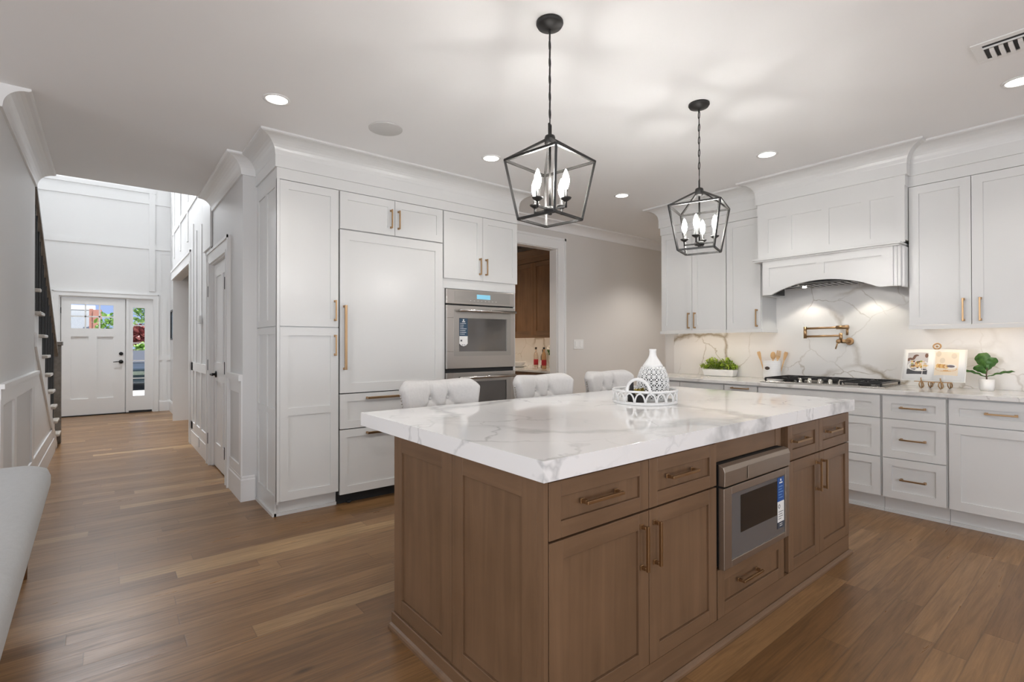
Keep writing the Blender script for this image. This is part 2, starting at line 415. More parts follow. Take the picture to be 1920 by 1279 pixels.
def pull(T, u, z, ln, vert, th, parent, name='handle', w=0.0105, out=0.034):
    """square bar pull on two posts, centre u,z; th = front thickness"""
    mb = MB(); h = ln/2
    for sgn in (-1, 1):
        a, b = (u, z+sgn*(h-0.008)) if vert else (u+sgn*(h-0.008), z)
        mb.tbox(T, a-0.0085, a+0.0085, b-0.0085, b+0.0085, th, th+0.005)
        mb.tbox(T, a-0.006, a+0.006, b-0.006, b+0.006, th+0.005, th+out-w)
    if vert: mb.tbox(T, u-w/2, u+w/2, z-h, z+h, th+out-w, th+out)
    else: mb.tbox(T, u-h, u+h, z-w/2, z+w/2, th+out-w, th+out)
    return mb.build(name, M['brass'], parent, 0.0015, 2)
def door(T, u0, u1, z0, z1, mats, root, hu=None, hz=None, hl=0.165, vert=True, name='door', **kw):
    d = shaker(T, u0, u1, z0, z1, **kw).build(name, mats, root)
    if hu is not None: pull(T, hu, hz, hl, vert, kw.get('th', 0.02), d)
    return d
def sweep(path, prof, zoff=0.0):
    """mitred moulding: path of (x,y), profile of (out,z); outward is to the right of travel"""
    mb = MB(); P = [Vector((p[0], p[1])) for p in path]; n = len(prof); rows = []
    for i, p in enumerate(P):
        ns = []
        if i > 0: d = (P[i]-P[i-1]).normalized(); ns.append(Vector((d.y, -d.x)))
        if i < len(P)-1: d = (P[i+1]-P[i]).normalized(); ns.append(Vector((d.y, -d.x)))
        if len(ns) == 1: mdir = ns[0]
        else:
            s = ns[0]+ns[1]; mdir = s/(1+ns[0].dot(ns[1]))
        rows.append([(p.x+mdir.x*q[0], p.y+mdir.y*q[0], q[1]+zoff) for q in prof])
    vs = [q for r in rows for q in r]; fs = []
    for i in range(len(P)-1):
        for k in range(n):
            l = (k+1) % n; fs.append((i*n+k, i*n+l, (i+1)*n+l, (i+1)*n+k))
    fs += [tuple(range(n))[::-1], tuple(range((len(P)-1)*n, len(P)*n))]
    return mb.add(vs, fs)
def cove(zb, zt, pr):
    h = zt-zb-0.030; a = [(0, zb), (0.014, zb), (0.016, zb+0.010)]
    for i in range(9):
        t = PI/2*i/8; a.append((0.016+(pr-0.026)*(1-math.cos(t)), zb+0.012+h*math.sin(t)))
    return a+[(pr, zt-0.012), (pr, zt), (0, zt)]
def base_prof(h, t=0.016): return [(0, 0), (t, 0), (t, h-0.03), (t*0.65, h-0.022), (t*0.65, h-0.008), (t*0.3, h), (0, h)]

# ================================================================== THE SHELL
ZC = 2.7446                       # kitchen ceiling
YW = 4.49                         # wall behind the tall cabinets
XR = 5.117                        # range wall
XH = 0.85                         # right wall of the hall
XL = -0.478                       # left wall of the hall
YE = 5.94                         # end of the low ceiling, start of the foyer
YF = 11.55                        # front-door wall
ZF = 5.6

b = MB(); b.box((-5.2, -4.2, -0.05), (7.0, YF+0.15, 0)); struct(b.build('floor', M['floor']))
b = MB(); b.box((-5.2, -4.2, ZC), (7.0, 4.61, ZC+0.3)); b.box((-3.0, 4.61, ZC), (7.0, YE, ZC+0.3)); b.box((1.10, YE, ZC), (7.0, 11.7, ZC+0.3)); b.box((0.97, YE, ZC), (1.10, 9.9, ZC+0.3))
struct(b.build('ceiling', M['ceil']))
b = MB(); b.box((-3.0, YE, ZF), (1.2, YF+0.15, ZF+0.1)); struct(b.build('ceiling_foyer', M['ceil']))

# rear and left living-room walls with their windows (behind the camera)
def wall_with_holes(T, u0, u1, z0, z1, th, holes, mb=None):
    mb = mb or MB(); us = sorted(holes)
    x = u0
    for a, c, lo, hi in us:
        if a > x: mb.tbox(T, x, a, z0, z1, 0, th)
        if lo > z0: mb.tbox(T, a, c, z0, lo, 0, th)
        if hi < z1: mb.tbox(T, a, c, hi, z1, 0, th)
        x = c
    if x < u1: mb.tbox(T, x, u1, z0, z1, 0, th)
    return mb
struct(wall_with_holes(FXr(-5.2), -4.2, 4.17, 0, ZC, 0.12, [(-2.8, -0.4, 0.3, 2.4), (0.7, 3.1, 0.3, 2.4)]).build('wall_left', M['wall']))
struct(wall_with_holes(FY(-4.08), -5.08, XR, 0, ZC, 0.12, [(-2.8, 0.4, 0.3, 2.4), (1.5, 4.3, 0.3, 2.4)]).build('wall_rear', M['wall']))
def window(n, T, u0, u1, z0, z1, cols):
    mb = MB(); w = 0.06
    mb.tbox(T, u0, u0+w, z0, z1, 0.02, 0.09); mb.tbox(T, u1-w, u1, z0, z1, 0.02, 0.09)
    mb.tbox(T, u0+w, u1-w, z0, z0+w, 0.02, 0.09); mb.tbox(T, u0+w, u1-w, z1-w, z1, 0.02, 0.09)
    for i in range(1, cols): u = u0+(u1-u0)*i/cols; mb.tbox(T, u-0.03, u+0.03, z0+w, z1-w, 0.03, 0.08)
    return struct(mb.build('window_%d' % n, M['trim']))
window(1, FXr(-5.2), -2.8, -0.4, 0.3, 2.4, 3); window(2, FXr(-5.2), 0.7, 3.1, 0.3, 2.4, 3)
window(3, FY(-4.08), -2.8, 0.4, 0.3, 2.4, 4); window(4, FY(-4.08), 1.5, 4.3, 0.3, 2.4, 3)

# range wall, back wall with the doorway, far corridor wall
b = MB(); b.box((XR, -4.2, 0), (XR+0.13, 3.49, ZC)); struct(b.build('wall_right', M['wall']))
b = MB(); b.box((0.97, YW, 0), (3.50, YW+0.12, ZC)); b.box((3.50, YW, 2.42), (4.32, YW+0.12, ZC)); b.box((4.32, YW, 0), (6.95, YW+0.12, ZC))
struct(b.build('wall_back', M['wall']))
b = MB(); b.box((6.95, -1.0, 0), (7.0, 6.9, ZC)); struct(b.build('wall_corridor', M['wall']))
b = MB(); b.box((XR+0.13, 1.2, 0), (6.95, 1.3, ZC)); struct(b.build('wall_corridor_end', M['wall']))
# butler's pantry behind the doorway
b = MB(); b.box((2.4, 4.61, 0), (2.5, 6.9, ZC)); b.box((2.5, 6.8, 0), (5.06, 6.9, ZC)); b.box((5.06, 4.61, 0), (5.16, 6.9, ZC)); struct(b.build('wall_scullery', M['wall']))
# hall: left wall, right wall with closet door and cased opening
b = MB(); b.box((XL-0.12, 4.05, 0), (XL, YE, ZC)); b.box((-5.2, 4.05, 0), (XL-0.12, 4.17, ZC)); struct(b.build('wall_hall_left', M['hallgrey']))
b = MB()
b.box((XH, YW, 0), (0.97, 5.12, ZC)); b.box((XH, 5.12, 2.085), (0.97, 6.05, ZC)); b.box((XH, 6.05, 0), (0.97, YE+0.0, ZC)) if False else None
b.box((XH, 6.05, 0), (0.97, 7.65, ZF)); b.box((XH, YE, 2.085), (0.97, 6.05, ZF)); b.box((XH, 7.65, 2.30), (0.97, 9.92, ZF)); b.box((0.95, 9.92, 0), (1.10, YF, ZF))
b.box((0.85, 9.92, 2.30), (0.95, 9.93, ZF))
struct(b.build('wall_hall_right', M['hallgrey']))
b = MB(); b.box((1.9, 7.2, 0), (2.0, 11.0, ZC)); b.box((0.97, 7.2, 0), (1.9, 7.3, ZC)); b.box((1.10, 11.0, 0), (2.0, 11.1, ZC)); struct(b.build('wall_side_room', M['wall']))
b = MB(); b.box((0.99, 5.0, 0), (1.6, 5.02, ZC)); b.box((0.99, 6.15, 0), (1.6, 6.17, ZC)); b.box((1.6, 5.0, 0), (1.62, 6.17, ZC)); struct(b.build('wall_closet', M['trim']))
# stair side of the foyer
b = MB(); b.box((-1.75, YE, 0), (-1.60, YF, ZF)) ; b.box((-1.60, YE-0.12, ZC+0.0), (XL, YE, ZF)); struct(wall_with_holes(FXr(-1.75), YE, YF, 0, ZF, 0.15, [(7.6, 10.2, 3.5, 4.9)]).build('wall_foyer_left', M['trim']))
b = MB(); b.box((-1.60, YE-0.12, ZC+0.3), (XH, YE, ZF)); struct(b.build('wall_foyer_bridge', M['trim']))
# front wall: door + sidelight opening, high window
b = wall_with_holes(FY(YF+0.15), -1.75, 1.10, 0, ZF, 0.15, [(-0.63, 0.685, 0, 2.095)])
b = MB()
b.box((-1.75, YF, 0), (-0.63, YF+0.15, 4.13)); b.box((0.685, YF, 0), (1.10, YF+0.15, 4.13)); b.box((-0.63, YF, 2.095), (0.685, YF+0.15, 4.13))
b.box((-1.75, YF, 4.13), (-1.35, YF+0.15, 5.3)); b.box((0.55, YF, 4.13), (1.10, YF+0.15, 5.3)); b.box((-1.75, YF, 5.3), (1.10, YF+0.15, ZF))
struct(b.build('wall_front', M['trim']))
T = FY(YF+0.12)
wf = MB(); wf.tbox(T, -1.35, 0.55, 4.13, 4.19, 0, 0.08); wf.tbox(T, -1.35, 0.55, 5.24, 5.3, 0, 0.08)
for u in (-1.35, -0.75, -0.12, 0.49): wf.tbox(T, u, u+0.06, 4.19, 5.24, 0, 0.08)
w5 = struct(wf.build('window_5', M['trim']))

# ------------------------------------------------------------------ mouldings of the shell
trim_no = [0]
def trim(mb, m='trim', bevel=0.0):
    trim_no[0] += 1; return struct(mb.build('trim_%d' % trim_no[0], M[m], None, bevel))
trim(sweep([(XL, 4.05), (XL, YE)], cove(2.61, ZC, 0.135)))
trim(sweep([(XH, YE), (XH, YW), (0.952, YW)], cove(2.61, ZC, 0.135)))
trim(sweep([(3.33, YW), (6.95, YW)], cove(2.635, ZC, 0.115)))
# tall-cabinet cornice: two flat bands and a cove, round both ends
tp = [(0.954, YW), (0.954, 3.879), (3.187, 3.879), (3.187, YW)]
TALLC = [(0.0, 2.447), (-0.004, 2.447), (-0.004, 2.529), (0.014, 2.529), (0.014, 2.616), (0.019, 2.616)]
def cornice(path):
    c = cove(2.616, ZC, 0.135)
    return sweep(path, [(-0.03, 2.449), (0.0, 2.449), (0.0, 2.529), (0.013, 2.529), (0.013, 2.616)]+c[1:-1]+[(-0.03, ZC)])
trim(cornice(tp), 'white')
XU, XHD = 4.787, 4.700            # wall-cabinet door face, hood face
trim(cornice([(XR-0.012, 3.326), (XU, 3.326), (XU, 2.215), (XHD, 2.215), (XHD, 1.105), (XU, 1.105), (XU, 0.36)]), 'white')
# doorway casing into the scullery
def casing(T, u0, u1, zt, w=0.135, d=0.02, left=True, right=True, mb=None):
    mb = mb or MB()
    for ok, a, s in ((left, u0, -1), (right, u1, 1)):
        if not ok: continue
        mb.tbox(T, a, a+s*w, 0, zt+w, 0, d); mb.tbox(T, a+s*w*0.8, a+s*w, 0, zt+w, d, d+0.010); mb.tbox(T, a, a+s*w*0.12, 0, zt+w*0.12, d, d+0.005)
    a0 = u0-(w if left else 0)*0+0; a1 = u1
    mb.tbox(T, a0, a1, zt, zt+w, 0, d); mb.tbox(T, a0-(w if left else 0), a1+(w if right else 0), zt+w*0.8, zt+w, d, d+0.010)
    return mb
c = casing(FY(YW), 3.50, 4.32, 2.42)
c.box((4.312, YW, 0), (4.32, YW+0.12, 2.42)); c.box((3.50, YW, 0), (3.508, YW+0.12, 2.42)); c.box((3.508, YW, 2.412), (4.312, YW+0.12, 2.42))
trim(c)
# baseboards
struct(sweep([(XH, 5.0), (XH, YW), (0.94, YW)], base_prof(0.20)).build('baseboard_hall_corner', M['trim']))
struct(sweep([(XH, 7.50), (XH, 6.19)], base_prof(0.20)).build('baseboard_hall_right', M['trim']))
struct(sweep([(XL, 4.05), (XL, 8.02)], base_prof(0.20)).build('baseboard_hall_left', M['trim']))
struct(sweep([(0.775, YF), (0.95, YF), (0.95, 10.08)], base_prof(0.20)).build('baseboard_front', M['trim']))
struct(sweep([(4.46, YW), (6.95, YW)], base_prof(0.16)).build('baseboard_back', M['trim']))
# hall left wainscot
T = FXr(XL); w = MB()
w.tbox(T, 4.05, 6.02, 0.94, 1.0, 0, 0.014); w.tbox(T, 4.05, 6.02, 1.0, 1.028, 0, 0.03); w.tbox(T, 4.05, 6.02, 0.90, 0.94, 0, 0.012)
w.tbox(T, 4.05, 7.85, 0.20, 0.30, 0, 0.012)
for u in (4.05, 4.62, 5.64): w.tbox(T, u, u+0.11, 0.30, 0.90, 0, 0.012)
trim(w)
# hall right: wainscot, door casing, battens
T = FX(XH); w = MB()
w.tbox(T, YW, 4.97, 0.96, 1.01, 0, 0.03); w.tbox(T, YW, 4.57, 0.20, 0.96, 0, 0.012); w.tbox(T, 4.57, 4.97, 0.86, 0.96, 0, 0.011); w.tbox(T, 4.57, 4.97, 0.20, 0.28, 0, 0.011)
w.tbox(T, 6.19, 7.50, 0.93, 1.03, 0, 0.012); w.tbox(T, 6.19, 7.50, 0.20, 0.29, 0, 0.012)
for u in (6.66, 7.08): w.tbox(T, u, u+0.09, 0.29, 0.93, 0, 0.012); w.tbox(T, u, u+0.09, 1.03, 2.62, 0, 0.012)
w.tbox(T, 7.36, 7.50, 0.20, 2.75, 0, 0.012)
w.tbox(T, 5.96, 6.46, 2.26, ZF, 0, 0.022)
w.tbox(T, 6.46, 9.9, 3.02, 3.12, 0, 0.012); w.tbox(T, 6.46, 9.9, 4.20, 4.30, 0, 0.012)
for u in (7.9, 8.75, 9.6): w.tbox(T, u, u+0.09, 2.62, ZF-0.2, 0, 0.014)
trim(w)
trim(casing(FX(XH), 5.12, 6.05, 2.085, 0.13))
c = casing(FX(XH), 7.65, 9.92, 2.30, 0.15, right=False); c.box((0.85, 9.90, 0), (1.10, 9.92, 2.30)); c.box((0.85, 7.65, 0), (0.97, 7.66, 2.3)); trim(c)
# front wall: batten grid and door surround
T = FY(YF); w = MB()
w.tbox(T, -1.6, 0.95, 3.02, 3.10, 0, 0.022); w.tbox(T, -1.6, 0.95, 3.86, 3.95, 0, 0.022); w.tbox(T, -1.6, 0.72, 4.06, 4.13, 0, 0.03)
w.tbox(T, 0.62, 0.71, 2.24, 3.02, 0, 0.024); w.tbox(T, 0.62, 0.71, 3.10, 4.06, 0, 0.024); w.tbox(T, 0.62, 0.68, 4.13, 5.3, 0, 0.014)
w.tbox(T, 0.80, 0.815, 2.25, 2.95, 0, 0.008); w.tbox(T, 0.80, 0.95, 2.95, 2.965, 0, 0.008)
w.tbox(T, 0.83, 0.90, 0.2, 0.95, 0, 0.010); w.tbox(T, 0.77, 0.95, 0.95, 1.03, 0, 0.012); w.tbox(T, 0.83, 0.90, 1.03, 2.1, 0, 0.010)
trim(w)
trim(casing(FY(YF), -0.63, 0.685, 2.095, 0.085, 0.02))

# ------------------------------------------------------------------ front door and sidelight (door_1)
T = FY(YF+0.07)
def glazed_door():
    fd = bpy.data.objects.new('door_1', None); COL.objects.link(fd); fd.location = (-0.165, YF+0.05, 0.02); ORG['door_1'] = tuple(fd.location); struct(fd)
    u0, u1, z0, z1 = -0.60, 0.27, 0.02, 2.066; L, Rr, B, Tt = -0.475, 0.102, 1.535, 1.955
    d = MB(); th = 0.045
    d.tbox(T, u0, L, z0, z1, 0, th); d.tbox(T, Rr, u1, z0, z1, 0, th); d.tbox(T, L, Rr, Tt, z1, 0, th)
    pb, pt = 0.30, 1.39
    d.tbox(T, L, Rr, pt, B, 0, th); d.tbox(T, L, Rr, z0, pb, 0, th); d.tbox(T, -0.24, -0.125, pb, pt, 0, th)
    d.tbox(T, L, -0.24, pb, pt, 0, th-0.020); d.tbox(T, -0.125, Rr, pb, pt, 0, th-0.020)
    for u in (L+(Rr-L)/3, L+(Rr-L)*2/3): d.tbox(T, u-0.011, u+0.011, B, Tt, 0.004, th-0.004)
    d.tbox(T, L, Rr, (B+Tt)/2-0.011, (B+Tt)/2+0.011, 0.004, th-0.004)
    leaf = d.build('door_leaf', M['trim'], fd)
    g = MB(); g.tbox(T, L, Rr, B, Tt, 0.018, 0.022); g.build('glass', M['glass'], leaf)
    k = MB(); k.lathe([(0.031, 0.0), (0.031, 0.012), (0.018, 0.018)], T(0.212, 1.085, th), 20, ax=(0, -1, 0)); k.build('deadbolt', M['black'], leaf)
    k = MB(); k.lathe([(0.033, 0.0), (0.033, 0.012), (0.014, 0.018), (0.011, 0.05)], T(0.212, 0.94, th), 20, ax=(0, -1, 0))
    k.tube([T(0.212, 0.94, th+0.045), T(0.16, 0.942, th+0.048), T(0.10, 0.936, th+0.045)], [0.010, 0.008, 0.006], 8); k.build('lever', M['black'], leaf)
    for z in (0.22, 1.04, 1.84):
        h = MB(); h.tbox(T, u0-0.012, u0, z-0.05, z+0.05, th-0.012, th+0.004); h.build('hinge', M['black'], fd)
    f = MB(); f.tbox(T, 0.285, 0.325, 0, 2.07, 0, 0.055); f.tbox(T, -0.63, -0.612, 0, 2.095, 0, 0.05); f.tbox(T, -0.612, 0.685, 2.07, 2.095, 0, 0.05)
    f.tbox(T, 0.262, 0.30, 0.0, 2.07, -0.02, -0.001); f.tbox(T, -0.625, -0.59, 0, 2.07, -0.02, -0.001)
    f.build('door_frame', M['trim'], fd)
    s = MB(); a, c_, bz, tz = 0.385, 0.560, 0.305, 1.925
    s.tbox(T, 0.325, a, 0.04, 2.07, 0, 0.04); s.tbox(T, c_, 0.685, 0.0, 2.07, 0, 0.04); s.tbox(T, a, c_, 0.04, bz, 0, 0.04); s.tbox(T, a, c_, tz, 2.07, 0, 0.04)
    for i in range(1, 5): z = bz+(tz-bz)*i/5; s.tbox(T, a, c_, z-0.009, z+0.009, 0.004, 0.036)
    sl = s.build('sidelight', M['trim'], fd)
    g = MB(); g.tbox(T, a, c_, bz, tz, 0.018, 0.022); g.build('glass', M['glass'], sl)
    t_ = MB(); t_.tbox(T, -0.612, 0.670, 0.0, 0.018, -0.05, 0.06); t_.tbox(T, 0.325, 0.670, 0.018, 0.038, 0, 0.045); t_.build('threshold', M['dark'], fd)
glazed_door()

# ------------------------------------------------------------------ closet door in the hall (door_2)
def closet_door():
    dd = bpy.data.objects.new('door_2', None); COL.objects.link(dd); dd.location = (0.89, 5.585, 0.01); ORG['door_2'] = tuple(dd.location); struct(dd)
    T = FX(0.915)
    y0, y1 = 5.135, 6.035; d = MB(); th = 0.04
    d.tbox(T, y0, y1, 0.012, 2.07, 0, 0.030)
    for a, c_ in ((y0, y0+0.12), (5.53, 5.64), (y1-0.12, y1)): d.tbox(T, a, c_, 0.012, 2.07, 0.030, th)
    for a, c_ in ((0.012, 0.25), (0.88, 1.07), (1.94, 2.07)):
        d.tbox(T, y0+0.12, 5.53, a, c_, 0.030, th); d.tbox(T, 5.64, y1-0.12, a, c_, 0.030, th)
    leaf = d.build('door_leaf', M['trim'], dd)
    for yv in (5.70, ):
        k = MB(); k.lathe([(0.033, 0), (0.033, 0.01), (0.013, 0.016), (0.011, 0.055)], T(5.885, 0.95, th), 18, ax=(-1, 0, 0))
        k.tube([T(5.885, 0.95, th+0.05), T(5.83, 0.955, th+0.055), T(5.765, 0.945, th+0.05)], [0.011, 0.009, 0.006], 8); k.build('lever', M['black'], leaf)
    for z in (0.28, 1.04, 1.80):
        h = MB(); h.tbox(FX(XH), 6.052, 6.075, z-0.055, z+0.055, 0.019, 0.028); h.build('hinge', M['black'], dd)
        h = MB(); h.tbox(FX(XH), 5.110, 5.118, z-0.055, z+0.055, 0.019, 0.030); h.build('hinge', M['black'], dd)
    j = MB(); j.box((XH, 5.12, 0), (0.97, 5.134, 2.085)); j.box((XH, 6.036, 0), (0.97, 6.05, 2.085)); j.box((XH, 5.134, 2.072), (0.97, 6.036, 2.085)); j.build('jamb', M['trim'], dd)
closet_door()

# ================================================================== STAIRCASE
def stairs():
    st = thing('staircase', 'staircase with black balusters and wooden treads climbing behind the hall wall', 'staircase', (-1.0, 8.6, 0))
    n, rise, run, z0, y0 = 14, 0.196, 0.318, 0.17, 8.52
    N_ = 9; poly = [(y0+0.0, 0)]
    for k in range(N_):
        poly += [(y0-run*k, z0+rise*k-0.03), (y0-run*(k+1), z0+rise*k-0.03)]
    poly += [(YE+0.004, poly[-1][1]), (YE+0.004, 0)] if poly[-1][0] > YE+0.004 else [(poly[-1][0], 0)]
    b = MB(); b.prism(poly, lambda p, q, t: (t, p, q), -1.58, XL-0.002); b.build('stair_body', M['trim'], st)
    for k in range(N_):
        ya = y0-run*k+0.028; yb = max(y0-run*(k+1), YE+0.004); z = z0+rise*k
        if ya-yb < 0.05: continue
        t = MB(); t.box((-1.58, yb, z-0.030), (XL+0.040, ya, z)); t.build('tread', M['stairwood'], st, 0.008, 3)
    # diagonal skirt on the wall side
    s = MB(); a0, a1 = (5.945, 1.235), (8.20, 0.02)
    s.prism([(a0[0], a0[1]), (a0[0], a0[1]+0.125), (a1[0]+0.14, a1[1]+0.03), (a1[0]+0.14, 0.0), (a1[0]-0.03, 0.0)], lambda p, q, t: (t, p, q), XL-0.001, XL+0.014); s.build('skirt_board', M['trim'], st)
    rz = lambda y: 2.676+(y-5.944)*(-0.581)
    h = MB(); h.prism([(YE+0.01, rz(YE)), (8.60, rz(8.60)), (8.60, rz(8.60)-0.055), (YE+0.01, rz(YE)-0.055)], lambda p, q, t: (t, p, q), XL-0.055, XL+0.01); h.build('handrail', M['railwood'], st, 0.012, 3)
    for k in range(1, N_):
        for f in (0.10, 0.23):
            y = y0-run*k-f+0.10
            if y < YE+0.03: continue
            bb = MB(); z = z0+rise*k; bb.bar((XL-0.022, y, z), (XL-0.022, y, rz(y)-0.05), 0.020); bb.build('baluster', M['black'], st)
    nw = MB(); nw.box((XL-0.075, 8.56, 0), (XL+0.035, 8.67, 1.24)); nw.box((XL-0.09, 8.545, 1.24), (XL+0.05, 8.685, 1.29)); nw.build('newel_post', M['railwood'], st, 0.006, 2)
stairs()

# ================================================================== TALL CABINETS (fridge wall)
YP = 3.879                     # door faces
T = FY(YP+0.02)
WH = [M['white'], M['white']]
def pantry():
    c = thing('pantry_cabinet', 'tall white pantry cabinet at the hall corner, left of the panelled fridge', 'cabinet', (1.18, 4.18, 0))
    b = MB(); b.box((0.966, YP+0.021, 0.118), (1.404, YW-0.002, 2.449)); b.build('carcass', M['white'], c)
    k = MB(); k.box((0.966, YP+0.075, 0), (1.404, YW-0.01, 0.118)); k.box((0.952, YP+0.060, 0), (1.404, YP+0.075, 0.022)); k.build('toe_kick', M['white'], c)
    door(T, 0.975, 1.399, 1.386, 2.444, WH, c, 1.372, 1.512, 0.16)
    door(T, 0.975, 1.399, 0.119, 1.378, WH, c, 1.372, 1.245, 0.16, mids=(0.759,))
    T2 = FX(0.966)
    s = MB()
    shaker(T2, YP+0.004, YW-0.002, 1.386, 2.449, 0.012, 0.05, 0.008, mulls=(4.19,), mb=s)
    shaker(T2, YP+0.004, YW-0.002, 0.10, 1.378, 0.012, 0.05, 0.008, mids=(0.759,), mulls=(4.19,), mb=s)
    s.box((0.954, YP+0.06, 0.0), (0.966, YW-0.002, 0.10)); s.box((0.940, YP+0.06, 0), (0.954, YW-0.02, 0.022))
    s.build('side_panel', M['white'], c)
    st = MB(); st.box((0.954, YP+0.001, 0.118), (0.974, YP+0.0205, 2.449)); st.build('corner_stile', M['white'], c)
pantry()
def fridge():
    c = thing('refrigerator', 'built-in fridge behind white panels with a long brass door handle', 'fridge', (1.87, 4.18, 0))
    b = MB(); b.box((1.408, YP+0.021, 0.084), (2.334, YW-0.002, 2.148)); b.build('body', M['dark'], c)
    g = MB(); g.box((1.408, YP+0.07, 0), (2.334, YW-0.01, 0.084))
    for x in (1.50, 2.22): g.lathe([(0.014, 0), (0.018, 0.006), (0.018, 0.02)], (x, YP+0.05, 0), 12)
    g.build('toe_grille', M['dark'], c)
    d = shaker(T, 1.411, 2.330, 0.872, 2.145, fr=0.075).build('door', M['white'], c)
    pull(T, 1.443, 1.305, 0.50, True, 0.02, d, w=0.018, out=0.05)
    for z0, z1, hz in ((0.594, 0.864, 0.826), (0.086, 0.586, 0.548)):
        d = shaker(T, 1.411, 2.330, z0, z1, fr=0.06).build('freezer_drawer', M['white'], c)
        pull(T, 1.870, hz, 0.50, False, 0.02, d, w=0.018, out=0.045)
fridge()
def bridge():
    c = thing('bridge_cabinet', 'short white two-door cabinet above the panelled fridge', 'cabinet', (1.87, 4.18, 2.152))
    b = MB(); b.box((1.408, YP+0.021, 2.152), (2.334, YW-0.002, 2.449)); b.build('carcass', M['white'], c)
    door(T, 1.411, 1.869, 2.154, 2.444, WH, c, 1.835, 2.286, 0.155); door(T, 1.873, 2.330, 2.154, 2.444, WH, c, 1.903, 2.286, 0.155)
bridge()
def oven_cab():
    c = thing('oven_cabinet', 'tall white cabinet that houses the steel double oven', 'cabinet', (2.76, 4.18, 0))
    b = MB(); y = YP+0.0205
    b.box((2.338, y, 1.755), (3.175, YW-0.002, 2.449)); b.box((2.338, y, 0.1), (2.362, YW-0.002, 1.755)); b.box((3.152, y, 0.1), (3.175, YW-0.002, 1.755)); b.box((2.362, y, 0.1), (3.152, YW-0.002, 0.30))
    b.box((2.362, YW-0.02, 0.30), (3.152, YW-0.002, 1.755)); b.build('carcass', M['white'], c)
    k = MB(); k.box((2.338, YP+0.075, 0), (3.175, YW-0.01, 0.1)); k.build('toe_kick', M['white'], c)
    door(T, 2.343, 2.764, 1.845, 2.444, WH, c, 2.731, 1.977, 0.155); door(T, 2.768, 3.187, 1.845, 2.444, WH, c, 2.803, 1.977, 0.155)
    f = MB(); f.tbox(T, 2.340, 3.175, 1.757, 1.842, 0, 0.004); f.build('face_rail', M['white'], c)
    e = shaker(T, 2.343, 3.172, 0.105, 0.29, fr=0.05).build('drawer', M['white'], c); pull(T, 2.757, 0.20, 0.2, False, 0.02, e)
    s = MB(); s.box((3.175, YP+0.0215, 1.845), (3.187, YW-0.002, 2.449)); s.build('end_panel', M['white'], c)
oven_cab()

